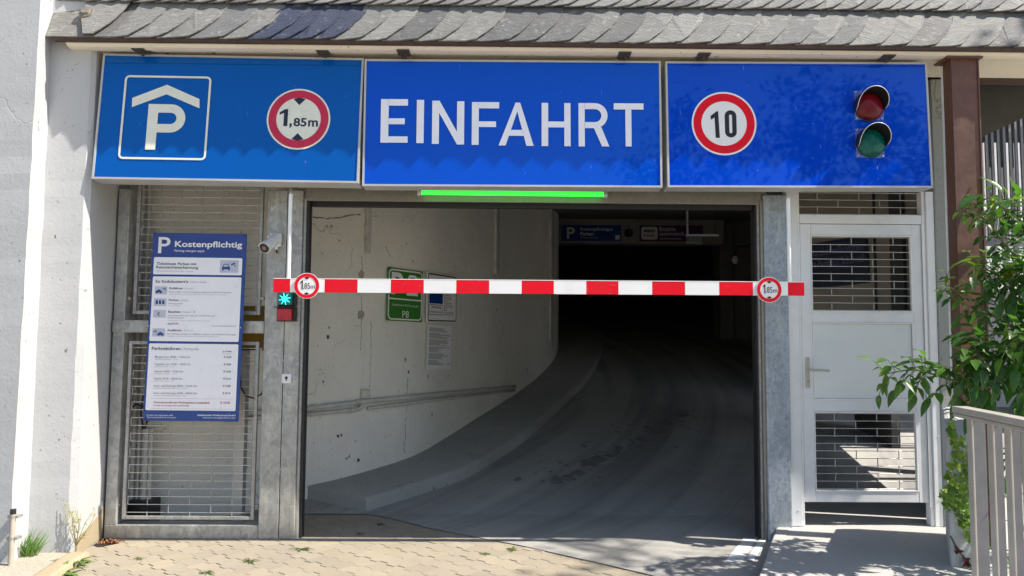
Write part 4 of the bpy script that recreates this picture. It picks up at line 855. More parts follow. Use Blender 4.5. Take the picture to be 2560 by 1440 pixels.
N = 12; (xa, yt_), (xb, ybm) = SB.uv(1462, 258), SB.uv(1519, 321); R_ = (yt_-ybm)/2; cx = xb-R_; ri = R_-(SB.uv(1462, 258)[0]-SB.uv(1446.5, 258)[0])
out = [(xa, yt_)]+[(cx+R_*math.sin(math.pi*i/N), yt_-R_+R_*math.cos(math.pi*i/N)) for i in range(N+1)]+[(xa, ybm)]; inn = [(xa, yt_-R_+ri)]+[(cx+ri*math.sin(math.pi*i/N), yt_-R_+ri*math.cos(math.pi*i/N)) for i in range(N+1)]+[(xa, yt_-R_-ri)]
n = len(out); mb.add([SB.P(*p, k_) for p in out+inn], [(i, i+1, n+i+1, n+i) for i in range(n-1)]); L([(1484, 319), (1503, 318), (1523, 366.5), (1505, 366.5)])
bars((1534, 258.5, 1608.5, 274.5), (1563, 274.5, 1579, 366.5)); mb.build('lettering', 'lett', tB)
SCn, tC = blue_sign([(1668, 154), (2315, 156), (2334, 470), (1664, 468)], 5.29, 5.27, 'blueC', 'cobalt blue sign with speed limit 10 roundel and two hooded signal lamps', (1752, 2205))
c = SCn.uv(1810, 309); r = (SCn.uv(1891, 309)[0]-SCn.uv(1729, 309)[0])/2
s_ = restriction(SCn, tC, c, r, .002, 'red', 'white', '10', 'ink')
SCn.poly(s_, [(1776, 290), (1791.5, 278.5), (1795, 278.5), (1799.5, 345), (1789, 345), (1786, 294), (1777, 300)], .003)
q0 = SCn.uv(1811, 276); q1 = SCn.uv(1842, 344); SCn.rim(s_, q0[0], q1[1], q1[0], q0[1], (q1[0]-q0[0])/2-.001, .032, .003); s_.build('lettering', 'ink', tC)
for cxp, cyp, mat, nm, sq in ((2170, 268, 'lred', 'red', [(2133, 228), (2208, 301)]), (2175, 358, 'lgreen', 'green', [(2136, 322), (2210, 395)])):
    c = SCn.uv(cxp, cyp); r = .105
    mb = MB(); q0, q1 = SCn.uv(*sq[0]), SCn.uv(*sq[1]); SCn.slab(mb, q0[0], q1[1], q1[0], q0[1], .006, .011); pl_ = mb.build('clear_plate', 'plex', tC)
    mb = MB()
    for a_ in (q0[0]+.012, q1[0]-.012):
        for b_ in (q0[1]-.012, q1[1]+.012): mb = MB(); mb.cyl(SCn.P(a_, b_, .011), SCn.P(a_, b_, .015), .005, 8); mb.build('screw', 'wire', pl_)
    mb = MB(); N = 32; rings = [(1.0, .011), (.97, .022), (.8, .034), (.5, .044), (.2, .048)]
    vs = [SCn.P(c[0]+r*q*math.cos(2*math.pi*i/N), c[1]+r*q*math.sin(2*math.pi*i/N), h_) for q, h_ in rings for i in range(N)]
    mb.add(vs, [(k*N+i, k*N+(i+1) % N, (k+1)*N+(i+1) % N, (k+1)*N+i) for k in range(len(rings)-1) for i in range(N)]+[tuple(range((len(rings)-1)*N, len(rings)*N))], None, True)
    lamp = mb.build(nm+'_lamp', mat, tC)
    mb = MB(); SCn.disc(mb, c, r*1.05, .013, r*.98); mb.build('bezel', 'black', lamp)
    mb = MB(); N = 22; vs = []
    for i in range(N+1):
        a_ = math.radians(-12+212*i/N); dep = .035+.10*max(0, math.sin(math.radians(180*i/N)))**.55
        for rr2, zz in ((1.06, .012), (1.06, dep), (1.03, dep), (1.03, .012)): vs.append(SCn.P(c[0]+r*rr2*math.cos(a_), c[1]+r*rr2*math.sin(a_), zz))
    mb.add(vs, [(4*i+k, 4*i+(k+1) % 4, 4*(i+1)+(k+1) % 4, 4*(i+1)+k) for i in range(N) for k in range(4)], None, False); mb.build('visor', 'blackm', lamp)
    mb = MB(); mb.tube([vs[4*i+1]+Vector((0, -.001, 0)) for i in range(N+1)], .0022, 5); mb.build('visor_sun_edge', 'aluw', lamp)  # pale strip painting the sunlit front edge of the visor

# ================================================================== height barrier
YBAR = 5.33
zb0, zb1 = Z(1340, 737, YBAR), Z(1340, 703, YBAR)
zl = (Z(690, 714, YBAR)+zb0*0); bxs = [685, 727, 813, 895, 978, 1060, 1141, 1223, 1304, 1384, 1465, 1545, 1629, 1711, 1796, 1880, 1967, 2008]
bxs = [X(p, 718, YBAR) for p in bxs]
za = Z(700, 714, YBAR); zc_ = Z(2000, 723, YBAR); hgt = (Z(1340, 703, YBAR)-Z(1340, 736, YBAR))
bar = thing('height_barrier', (bxs[0]+1.9, YBAR, za-hgt/2), 'red and white striped height bar hanging on two rods across the opening', 'height bar')
def zm(x): return za+(zc_-za)*(x-bxs[0])/(bxs[-1]-bxs[0])
for i, (p, q) in enumerate(zip(bxs, bxs[1:])):
    mb = MB(); g = .0004; mb.prism([Vector((p+g, YBAR-.02, zm(p)-hgt/2)), Vector((q-g, YBAR-.02, zm(q)-hgt/2)), Vector((q-g, YBAR-.02, zm(q)+hgt/2)), Vector((p+g, YBAR-.02, zm(p)+hgt/2))], (0, .04, 0)); mb.build('stripe', 'red' if i % 2 == 0 else 'white', bar)
mb = MB(); mb.prism([Vector((bxs[0], YBAR-.021, zm(bxs[0])+hgt/2)), Vector((bxs[-1], YBAR-.021, zm(bxs[-1])+hgt/2)), Vector((bxs[-1], YBAR-.021, zm(bxs[-1])+hgt/2+.005)), Vector((bxs[0], YBAR-.021, zm(bxs[0])+hgt/2+.005))], (0, .042, 0)); mb.build('top_rim', 'aluw', bar)
for tp, bt in (((727, 486), (722, 697)), ((1970, 497), (1977, 706))):
    p, q = at(*tp, YBAR), at(*bt, YBAR); p.y = q.y = YBAR; rod = MB(); rod.cyl((p.x, YBAR, q.z-.02), (p.x, YBAR, p.z), .014, 14); ro = rod.build('rod', 'aluw', bar)
    mb = MB(); mb.cyl((p.x, YBAR, p.z), (p.x, YBAR, p.z+.012), .008, 8); mb.tube([(p.x, YBAR, p.z+.012), (p.x+.007, YBAR, p.z+.025), (p.x, YBAR, p.z+.04), (p.x-.007, YBAR, p.z+.028), (p.x, YBAR, p.z+.05)], .003, 6); mb.build('hook', 'wire', ro)
for (cx_, cy_), dot in (((767, 714.5), True), ((1923, 724.5), False)):
    PB = Panel((cx_-33, cy_-33), (cx_+33, cy_-33), (cx_+33, cy_+33), (cx_-33, cy_+33), YBAR-.03); PB.v = Vector((0, 0, 1)); PB.u = Vector((1, 0, 0)); PB.n = Vector((0, -1, 0)); cc = at(cx_, cy_, YBAR-.03); PB.o = cc.copy(); r = 32.5/F*5.3
    mb = MB(); mb.cyl(cc+Vector((0, .004, 0)), cc, r, 48, smooth=False); dk = mb.build('limit_disc', 'white', bar)
    mb = MB(); PB.disc(mb, (0, 0), r*.955, .0015, r*.70); mb.build('red_ring', 'red', dk); s_ = MB()
    for sg in (1, -1): s_.poly([PB.P(-r*.22, sg*r*.63, .002), PB.P(0, sg*r*.49, .002), PB.P(r*.22, sg*r*.63, .002), PB.P(0, sg*r*.69, .002)])
    one(PB, s_, -r*.50, -r*.28, -r*.30, r*.42, .002, r*.085)
    PB.text(s_, ',' if dot else '.', -r*.27, -r*(.30 if dot else .24), -r*.21, -r*.17, .002)
    PB.text(s_, '85', -r*.18, -r*.24, r*.24, r*.22, .002, .0); PB.text(s_, 'm', r*.30, -r*.22, r*.62, r*.02, .002, .006); s_.build('lettering', 'ink', dk)

# ================================================================== camera, lights and key switch on the left column
cs = thing('security_camera', at(690, 600, YC), 'white bullet security camera on the wide steel column', 'camera')
pc = at(692, 600, YC); mb = MB(); mb.box((pc.x-.045, YC-.035, pc.z-.055), (pc.x+.042, YC-.001, pc.z+.05)); mb.build('wall_box', 'camw', cs, bevel=.008)
mb = MB(); mb.cyl(pc+Vector((-.01, -.035, .012)), pc+Vector((-.03, -.085, .0)), .026, 14, .022); mb.build('joint', 'camw', cs)
h0 = at(661, 620, 5.50); h1 = at(683, 603, 5.61); ax = (h0-h1).normalized(); h1 = h0-ax*.17
mb = MB(); mb.cyl(h0, h1, .043, 24, .040); mb.cyl(h1, h1-ax*.03, .040, 24, .02); ho = mb.build('housing', 'camw', cs, bevel=.003)
mb = MB(); mb.cyl(h0+ax*.001, h0+ax*.003, .038, 24); mb.build('front_glass', 'glassd', ho); mb = MB(); mb.cyl(h0+ax*.003, h0+ax*.006, .016, 16); mb.build('lens', plain('camera lens', (.25, .19, .15), .2), ho)
mb = MB(); N = 12; sd = ax.orthogonal(); vz = Vector((0, 0, 1)); vx = ax.cross(vz).normalized(); vz = vx.cross(ax)
if vz.z < 0: vz = -vz
vs = []
for i in range(N+1):
    a_ = math.radians(20+140*i/N); e = vx*math.cos(a_)+vz*math.sin(a_); vs += [h0+ax*.012+e*.047, h1+e*.046, h1+e*.043, h0+ax*.012+e*.044]
mb.add(vs, [(4*i+k, 4*i+(k+1) % 4, 4*(i+1)+(k+1) % 4, 4*(i+1)+k) for i in range(N) for k in range(4)]); mb.build('sun_hood', 'camw', ho)
mb = MB(); mb.tube([pc+Vector((.005, -.02, -.05)), pc+Vector((.005, -.022, -.085)), pc+Vector((.012, -.024, -.105))], .007, 8); mb.build('cable', 'black', cs); mb = MB(); mb.cyl(pc+Vector((.005, -.02, -.055)), pc+Vector((.005, -.02, -.078)), .012, 10); mb.build('gland', 'camw', cs)
def small_signal(px0, py0, px1, py1, lens, label, lit):
    a, b = at(px0, py0, YC-.07), at(px1, py1, YC-.07); t = thing('signal_light', ((a.x+b.x)/2, YC, b.z), label, 'signal light')
    mb = MB(); mb.box((a.x-.012, YC-.045, b.z-.008), (b.x+.022, YC-.001, a.z+.008)); mb.build('housing', 'black', t, bevel=.006)
    mb = MB(); mb.box((a.x, YC-.075, b.z), (b.x, YC-.046, a.z)); mb.build('lens', lens, t, bevel=.01)
    if lit:
        mb = MB(); cx, cz_ = (a.x+b.x)/2, (a.z+b.z)/2-.004
        for k in range(8):
            an = math.radians(12+45*k); d_ = Vector((math.cos(an), 0, math.sin(an))); n_ = Vector((-d_.z, 0, d_.x)); o = Vector((cx, YC-.0765, cz_))
            mb.poly([o+d_*.006+n_*.006, o+d_*.046+n_*.0015, o+d_*.046-n_*.0015, o+d_*.006-n_*.006])
        mb.poly([Vector((cx+.012*math.cos(2*math.pi*i/12), YC-.077, cz_+.012*math.sin(2*math.pi*i/12))) for i in range(12)]); mb.build('light_star', 'led', t)
    else:
        mb = MB(); mb.box((a.x-.02, YC-.085, a.z+.004), (b.x+.016, YC-.04, a.z+.011)); mb.build('hood', 'black', t)
small_signal(695, 729, 730, 763, 'tealn', 'square teal signal light glowing under the end of the striped bar', True)
small_signal(693, 770, 729, 801, 'lredbox', 'square red signal light below the teal one', False)
kx = at(718, 946, YC); t = thing('key_switch', kx, 'small white key switch plate low on the wide steel column', 'switch'); mb = MB(); mb.box((kx.x-.036, YC-.022, kx.z-.036), (kx.x+.034, YC-.001, kx.z+.036)); mb.build('plate', 'camw', t, bevel=.004)
mb = MB(); mb.cyl((kx.x, YC-.022, kx.z+.006), (kx.x, YC-.026, kx.z+.006), .011, 14); mb.box((kx.x-.005, YC-.026, kx.z-.014), (kx.x+.005, YC-.022, kx.z+.0)); mb.build('keyhole', 'glassd', t)

# ================================================================== door
YD = 5.75
def xa(p, y0, y1, Y=YD): return (X(p[0], y0, Y)+X(p[1], y1, Y))/2
jx0, jx1 = rx1+.002, xa((1999, 2010), 560, 1255); lx_0, lx_1 = jx1+.004, xa((2300, 2326), 560, 1255); kx1 = xa((2332, 2352), 500, 1255)
dz0, dz1 = Z(2160, 1256, YD), Z(2150, 561, YD); tz1 = 2.70; fz0 = PZ+.0
dr = thing('aluminium_door', ((lx_0+lx_1)/2, YD, PZ), 'grey aluminium door with wire grilles and solid middle panel', 'door')
mb = MB(); mb.box((jx0, YD-.02, fz0), (jx1-.022, YD+.06, tz1)); mb.box((jx1-.021, YD-.008, fz0), (jx1, YD+.06, tz1)); mb.box((lx_1+.004, YD-.008, fz0), (lx_1+.03, YD+.06, tz1)); mb.box((lx_1+.031, YD-.02, fz0), (kx1, YD+.06, tz1)); mb.box((jx1+.001, YD-.006, dz1+.004), (lx_1+.003, YD+.06, Z(2150, 537, YD))); fo = mb.build('frame', 'alu', dr, bevel=.004)
mb = MB(); grille(mb, jx1, lx_1+.004, Z(2150, 537, YD), tz1, YD+.03, .057, .165, .0034, 0, False); mb.build('transom_mesh', ['wire', 'wireshade'], dr)
lf = bpy.data.objects.new('leaf', None)
zr = [Z(2160, p, YD) for p in (561, 588, 781, 806, 1001, 1029, 1229, 1256)]
sx0, sx1 = xa((2030, 2036), 590, 1228), xa((2283, 2293), 590, 1228)
mb = MB(); mb.box((lx_0, YD, zr[7]), (sx0, YD+.05, zr[0])); mb.box((sx1, YD, zr[7]), (lx_1, YD+.05, zr[0]))
for a, b in ((0, 1), (2, 3), (4, 5), (6, 7)): mb.box((sx0+.0005, YD+.0015, zr[b]), (sx1-.0005, YD+.05, zr[a]))
lf = mb.build('leaf', 'alu', dr, bevel=.005)
mb = MB()
for zt_, zb_ in ((zr[1], zr[2]), (zr[3], zr[4]), (zr[5], zr[6])):      # bright glazing beads
    t_ = .012; mb.box((sx1-t_-.001, YD-.004, zb_), (sx1-.001, YD+.02, zt_)); mb.box((sx0+.001, YD-.004, zb_), (sx1-t_-.002, YD+.02, zb_+t_)); mb.box((sx0+.001, YD-.004, zt_-t_), (sx1-t_-.002, YD+.02, zt_-.001)); mb.box((sx0+.001, YD-.004, zb_+t_+.001), (sx0+t_*.6, YD+.02, zt_-t_-.001))
mb.build('bead', 'aluw', lf, bevel=.003)
mb = MB(); grille(mb, sx0+.006, sx1-.01, zr[2], zr[1], YD+.022, .0575, .165, .0036, 0, False); mb.build('upper_mesh', ['wire', 'wireshade'], lf); mb = MB(); grille(mb, sx0+.006, sx1-.01, zr[6], zr[5], YD+.022, .0575, .165, .0036, 1, False); mb.build('lower_mesh', ['wire', 'wireshade'], lf)
mb = MB(); mb.box((sx0+.012, YD+.012, zr[4]+.014), (sx1-.018, YD+.03, zr[3]-.014)); mb.build('middle_panel', 'alup', lf); mb = MB(); mb.box((sx0+.004, YD+.02, zr[4]+.004), (sx1-.004, YD+.034, zr[3]-.004)); mb.build('panel_gasket', 'black', lf)
mb = MB(); mb.box((lx_1-.002, YD-.012, dz0-.03), (lx_1+.018, YD-.0085, dz1)); mb.build('edge_strip', 'aluw', dr); mb = MB(); mb.box((lx_0-.02, YD-.012, fz0+.05), (lx_0-.008, YD-.009, dz1)); mb.build('edge_strip', 'aluw', dr)
mb = MB(); mb.box((jx1+.0005, YD+.034, dz0), (lx_0+.01, YD+.046, dz1+.004)); mb.box((lx_1-.01, YD+.034, dz0), (lx_1+.0035, YD+.046, dz1+.004)); mb.box((lx_0+.011, YD+.034, dz1-.01), (lx_1-.011, YD+.046, dz1+.0035)); mb.build('gap_shade', 'black', fo)  # black strips behind the leaf edge gaps, painting the shade inside them
hp = at(2018.5, 930, YD); mb = MB(); mb.box((hp.x-.016, YD-.011, Z(2018, 970, YD)), (hp.x+.016, YD-.0005, Z(2018, 893, YD))); hpl = mb.build('handle_plate', 'handle', lf, bevel=.003)
hz = Z(2020, 924, YD); mb = MB(); mb.cyl((hp.x, YD-.011, hz), (hp.x, YD-.055, hz), .010, 12); mb.tube([(hp.x-.002, YD-.055, hz), (hp.x+.05, YD-.06, hz-.001), (hp.x+.145, YD-.055, hz-.004)], .0095, 10); mb.build('lever', 'handle', lf, bevel=.0)
mb = MB(); mb.cyl((hp.x, YD-.011, hz-.09), (hp.x, YD-.014, hz-.09), .008, 12); mb.build('lock_cylinder', 'steel', lf)
mb = MB()
for px, py in ((1986, 655), (1991, 950), (1995, 1112), (1997, 1275), (2336, 640), (2342, 880), (2346, 1090), (2348, 1250)): p = at(px, py, YD-.02); mb = MB(); mb.cyl((p.x, YD-.0205, p.z), (p.x, YD-.024, p.z), .006, 8); mb.build('screw', 'alu', dr)
# pier beside the door
mb = MB(); mb.box((kx1+.002, YD-.03, PZ-.02), (kx1+.30, YD+.16, SZ+.005)); tag(mb.build('concrete_pier', 'pier', bevel=.008), 'weathered grey green concrete pier between aluminium door and brown column', 'pillar')
# rooms behind the door
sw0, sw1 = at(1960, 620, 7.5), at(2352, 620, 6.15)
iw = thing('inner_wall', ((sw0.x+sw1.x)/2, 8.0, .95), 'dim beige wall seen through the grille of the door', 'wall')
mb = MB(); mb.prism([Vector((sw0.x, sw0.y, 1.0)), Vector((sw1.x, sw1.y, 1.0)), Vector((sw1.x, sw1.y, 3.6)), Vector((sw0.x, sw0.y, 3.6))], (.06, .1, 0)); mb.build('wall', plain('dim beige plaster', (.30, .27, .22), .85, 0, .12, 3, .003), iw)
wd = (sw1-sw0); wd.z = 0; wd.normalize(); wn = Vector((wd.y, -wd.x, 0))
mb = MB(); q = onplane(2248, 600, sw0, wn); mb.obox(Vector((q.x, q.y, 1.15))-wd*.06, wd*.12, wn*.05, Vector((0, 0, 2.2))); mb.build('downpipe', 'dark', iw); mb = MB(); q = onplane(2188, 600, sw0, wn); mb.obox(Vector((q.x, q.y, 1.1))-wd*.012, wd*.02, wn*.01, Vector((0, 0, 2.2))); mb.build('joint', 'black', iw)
WB = Panel.__new__(Panel); cs_ = [onplane(px, py, sw0+wn*.03, wn) for px, py in ((2010, 612), (2166, 588), (2172, 706), (2010, 724))]; WB.fromcorners(*cs_)
t = thing('welcome_board', WB.P(WB.w/2, 0), 'dark navy welcome board on the wall behind the door', 'notice board'); mb = MB(); WB.slab(mb, 0, 0, WB.w, WB.h, -.02, 0); mb.build('panel', 'navy', t)
BL_ = plain('dull blue lettering', (.09, .11, .26), .5)
for tx, y0, y1 in (('Herzlich willkommen', .70, .88), ('im Parkhaus Schulwall', .44, .62)): mb = MB(); WB.text(mb, tx, WB.w*.12, WB.h*y0, WB.w*.95, WB.h*y1, .003, .01); mb.build('text_line', BL_, t)

# ================================================================== right hand side: brown column, stair, parapet, railing
cy0 = 5.21; bx0, bx1 = xa((2388, 2402), 300, 900, cy0), xa((2452, 2470), 300, 900, cy0)
bc = thing('brown_column', ((bx0+bx1)/2, cy0+.06, 0), 'brown painted steel column carrying the slate roof edge', 'column')
mb = MB(); mb.box((bx0+.004, cy0+.008, .08), (bx1-.004, cy0+.03, SZ-.02)); mb.build('web', 'brown', bc); mb = MB(); mb.box((bx0-.006, cy0, .08), (bx0+.003, cy0+.11, SZ-.02)); mb.build('flange', 'brown', bc, bevel=.002); mb = MB(); mb.box((bx1-.003, cy0, .08), (bx1+.008, cy0+.11, SZ-.02)); mb.build('flange', 'brown', bc, bevel=.002)
mb = MB(); mb.box((bx0-.05, cy0-.03, SZ-.034), (bx1+.02, cy0+.14, SZ-.021)); mb.build('head_plate', 'brown', bc); mb = MB(); mb.box((bx0-.014, cy0+.10, .08), (bx0-.008, cy0+.118, SZ-.05)); mb.build('edge_strip', 'aluw', bc)
stt = thing('stair_flight', at(2600, 300, 6.5), 'concrete stair flight rising behind the brown column, dark side panel', 'stair')
ya, yb2 = 6.2, 6.85; L0, L1 = at(2440, 349, ya), at(2640, 258, ya); sl_ = (L1.z-L0.z)/(L1.x-L0.x); x0, x1 = L0.x, L0.x+2.2
mb = MB(); mb.prism([Vector((x0, ya, L0.z)), Vector((x1, ya, L0.z+sl_*(x1-x0))), Vector((x1, ya, L0.z+sl_*(x1-x0)+1.5)), Vector((x0, ya, L0.z+1.5))], (0, .05, 0)); mb.build('side_panel', 'panelgrey', stt)
mb = MB(); mb.prism([Vector((x0, ya+.052, L0.z+.004)), Vector((x1, ya+.052, L0.z+sl_*(x1-x0)+.004)), Vector((x1, ya+.052, L0.z+sl_*(x1-x0)+.25)), Vector((x0, ya+.052, L0.z+.25))], (0, yb2-ya, 0)); mb.build('flight', 'soffit', stt)
rl = thing('stair_railing', at(2520, 600, 7.0), 'grey railing of upright flat bars under the stair flight', 'railing')
px = 2466; i = 0; p0 = at(2466, 590, 7.0)
for i in range(12):
    p = at(2472+i*15, 590, 7.0); zt_ = L0.z+sl_*(p.x-L0.x)+.02; mb = MB(); mb.obox(Vector((p.x, 7.0, p.z-.02)), Vector((.034, .012, 0)), Vector((-.004, .012, 0)), Vector((0, 0, zt_-p.z))); mb.build('bar', 'alud', rl)
mb = MB(); mb.box((p0.x-.1, 7.0, p0.z-.09), (p0.x+1.6, 7.06, p0.z-.03)); mb.build('lower_rail', 'alud', rl)
rl2 = thing('white_railing', at(2540, 560, 8.0), 'white slanted railing beyond the upright bars', 'railing')
for i in range(7):
    p = at(2440+i*27, 620, 8.2); mb = MB(); mb.obox(Vector((p.x, 8.2, p.z-.3)), Vector((.05, 0, 0)), Vector((0, .03, 0)), Vector((0, 0, 1.5))); mb.build('bar', 'alu', rl2)
p = at(2440, 520, 8.2); mb = MB(); mb.prism([Vector((p.x, 8.16, p.z)), Vector((p.x+1.6, 8.16, p.z-.7)), Vector((p.x+1.6, 8.16, p.z-.62)), Vector((p.x, 8.16, p.z+.08))], (0, .03, 0)); mb.build('handrail', 'alu', rl2); 
mb = MB(); p = at(2440, 720, 8.2); mb.box((p.x, 8.15, p.z-.03), (p.x+2, 8.2, p.z+.03)); mb.build('lower_rail', 'alu', rl2)
mb = MB(); p = at(2440, 700, 10.5); mb.box((4.8, 10.5, -.04), (10.0, 10.8, 3.9)); tag(mb.build('rear_wall', 'wall'), 'pale rendered wall behind the stair railing', 'wall')
# parapet
pa0 = at(2370, 1240, 4.75); zt_ = Z(2395, 1043, 4.75)
mb = MB(); xL = pa0.x; mb.prism([Vector((xL, 4.75, 0)), Vector((xL, 4.75, zt_-.13)), Vector((xL+.10, 4.95, zt_)), Vector((xL+.42, 5.5, zt_)), Vector((xL+.42, 5.5, 0))], (.19, 0, 0)); par = mb.build('parapet_wall', 'wall', bevel=.03); tag(par, 'low whitewashed parapet wall with ivy, behind the aluminium railing', 'wall')
# railing: handrail runs toward the camera
h0 = at(2395, 1028, 4.28); h1 = gr(2560, 1062, h0.z); dd = (h1-h0); dd.normalize(); h2 = h0+dd*1.5
ra = thing('aluminium_railing', (h0.x, h0.y, 0), 'brushed aluminium railing with broad upright slats in front of the ivy', 'railing')
sd = Vector((-dd.y, dd.x, 0)).normalized()
mb = MB(); mb.obox(h0-sd*.03-Vector((0, 0, .03)), dd*1.5, sd*.075, Vector((0, 0, .022))); mb.obox(h0-sd*.035-Vector((0, 0, .006)), dd*1.5, sd*.085, Vector((0, 0, .036))); mb.build('handrail', 'alue', ra, bevel=.006)
for px in (2428, 2480, 2523, 2565, 2612, 2665, 2730):
    d_ = ray(px, 1050); den = d_.x*dd.y-d_.y*dd.x; t_ = (h0.x*dd.y-h0.y*dd.x)/den; q = CAM+d_*t_; wdt = .088 if px == 2428 else .064
    mb = MB(); mb.box((q.x, q.y, -.05), (q.x+.012, q.y+.045, h0.z-.031)); mb.cur = 1; mb.box((q.x+.0125, q.y+.016, -.05), (q.x+wdt, q.y+.028, h0.z-.031)); mb.build('slat', ['alue', 'alud'], ra, bevel=.003)  # slat face has a darker tone than its edge strip

# ================================================================== plants
def leaf(mb, base, d, n, ln, wd, col, curl=.25, segs=4, teeth=False):
    d = d.normalized(); s = d.cross(n).normalized(); n = s.cross(d).normalized(); mb.col = col; vs = []
    for i in range(segs+1):
        t = i/segs; w_ = wd*.5*math.sin(math.pi*min(1, t**.75*.98+.02))**.9*(1.0 if i not in (0,) else .15)
        if i == segs: w_ = 0.0008
        c = base+d*(ln*t)-n*(curl*ln*t*t); f_ = w_*.35
        if teeth and 0 < i < segs: w_ *= (1.35 if i % 2 else .6)
        vs += [c-s*w_+n*f_, c, c+s*w_+n*f_]
    fs = []
    for i in range(segs): fs += [(3*i, 3*i+1, 3*i+4, 3*i+3), (3*i+1, 3*i+2, 3*i+5, 3*i+4)]
    mb.add(vs, fs, None, True)
rnd = random.Random(21)
def rv(): return Vector((rnd.uniform(-1, 1), rnd.uniform(-1, 1), rnd.uniform(-1, 1)))
def gcol(y=0.0):
    t = rnd.uniform(.75, 1.3); return ((.040+.20*y)*t, (.105+.24*y)*t, (.026+.006*y)*t)
def compound(mb, ms, base, d, size, yng, npair=2):
    d = d.normalized(); side = d.cross(Vector((0, 0, 1)))
    side = side.normalized() if side.length > .1 else Vector((1, 0, 0)); ln = size*1.5
    tip = base+d*ln-Vector((0, 0, ln*.15)); ms.tube([base, (base+tip)/2+Vector((0, 0, .01)), tip], .0025, 4)
    for k in range(npair):
        q = base+(tip-base)*((k+.6)/(npair+.3))
        for sg in (1, -1):
            dl = (side*sg*1.0+d*.55+Vector((0, 0, -.35-.4*rnd.random()))+rv()*.25); leaf(mb, q, dl, Vector((0, 0, 1))+rv()*.45-Vector((0, .35, 0)), size*rnd.uniform(.6, 1.15), size*.40*rnd.uniform(.75, 1.15), gcol(yng*rnd.random()), rnd.uniform(.05, .35), 5)
    leaf(mb, tip, d+Vector((0, 0, -.45))+rv()*.2, Vector((0, 0, 1))+rv()*.4-Vector((0, .35, 0)), size*1.15, size*.46, gcol(yng*rnd.random()), .25, 5)
bush = thing('shrub', (3.4, 4.75, 0), 'leafy green shrub reaching across the brown column and the door', 'shrub')
mf, ms = MB(), MB()
root = Vector((3.45, 4.85, .0))
brs = [([(2600, 985, 4.75), (2480, 968, 4.65), (2380, 950, 4.55), (2290, 925, 4.5), (2215, 935, 4.45)], .105, .25), ([(2600, 850, 4.8), (2500, 800, 4.7), (2430, 750, 4.62), (2365, 712, 4.58)], .085, .45),
       ([(2600, 700, 4.85), (2520, 620, 4.75), (2470, 555, 4.7), (2425, 522, 4.65)], .085, .4), ([(2600, 940, 4.7), (2520, 900, 4.6), (2440, 905, 4.5), (2385, 930, 4.5)], .115, .15),
       ([(2600, 860, 4.7), (2520, 830, 4.6), (2450, 850, 4.55), (2415, 880, 4.5)], .11, .15), ([(2620, 780, 4.75), (2550, 720, 4.7), (2480, 680, 4.65), (2440, 665, 4.6)], .11, .2), ([(2620, 620, 4.9), (2560, 560, 4.85), (2520, 525, 4.8), (2480, 505, 4.75)], .09, .6),
       ([(2640, 900, 4.6), (2580, 860, 4.5), (2530, 850, 4.45)], .12, .15), ([(2640, 720, 4.7), (2590, 690, 4.6), (2530, 690, 4.6)], .12, .3)]
for pts, size, yng in brs:
    P3 = smooth_line([tuple(at(*p)) for p in pts], 5); P3 = [Vector(p) for p in P3]; ms.tube([root+Vector((0, 0, .9))]+P3, .012, 6, .3)
    tot = len(P3)
    for i, p in enumerate(P3):
        if rnd.random() < .22: continue
        d = (P3[min(i+1, tot-1)]-P3[max(0, i-1)]).normalized(); f_ = i/tot
        for sg in ((1, -1) if i % 2 else (-1, 1)):
            dv = d*.7+Vector((0, -.55*rnd.random(), 0))+Vector((d.z, 0, -d.x)).normalized()*sg*.7+rv()*.35
            compound(mf, ms, p, dv, size*1.22*(1-.3*f_)*rnd.uniform(.75, 1.1), yng*f_*f_*1.5, 2 if f_ < .8 else 1)
    for k in range(4): leaf(mf, P3[-1], (P3[-1]-P3[-4])+rv()*.12, Vector((0, 0, 1))+rv()*.5, size*.8, size*.28, gcol(yng+.3), .15, 5)
# inner mass of the shrub
for k in range(36):
    p = Vector((rnd.uniform(3.18, 4.3), rnd.uniform(4.5, 5.3), rnd.uniform(.75, 2.45)))
    if 1280+F*p.x/p.y < 2490+max(0, p.z-1.9)*60: continue
    compound(mf, ms, p, rv()*.8+Vector((-.4, -.5, 0)), rnd.uniform(.13, .18), .3*rnd.random(), 2)
for k in range(7):
    q = root+Vector((rnd.uniform(-.1, .6), rnd.uniform(-.2, .3), 0)); ms.tube([q, q+Vector((rnd.uniform(-.1, .2), 0, .9)), q+Vector((rnd.uniform(-.2, .6), rnd.uniform(-.2, .2), 1.9))], .016, 6, .4)
mf.build('foliage', 'leaf', bush); ms.build('branches', 'stem', bush)
# low leaves behind the railing slats
sb = thing('shrub', (3.3, 4.4, 0), 'low dark shrub glimpsed between the railing slats', 'shrub'); mf, ms = MB(), MB()
for k in range(40):
    p = Vector((rnd.uniform(2.85, 3.6), rnd.uniform(4.0, 4.7), rnd.uniform(.05, .9)))
    compound(mf, ms, p, rv()+Vector((-.2, -.4, .2)), rnd.uniform(.07, .10), .1*rnd.random(), 2)
mf.build('foliage', 'leaf', sb); ms.build('branches', 'stem', sb)
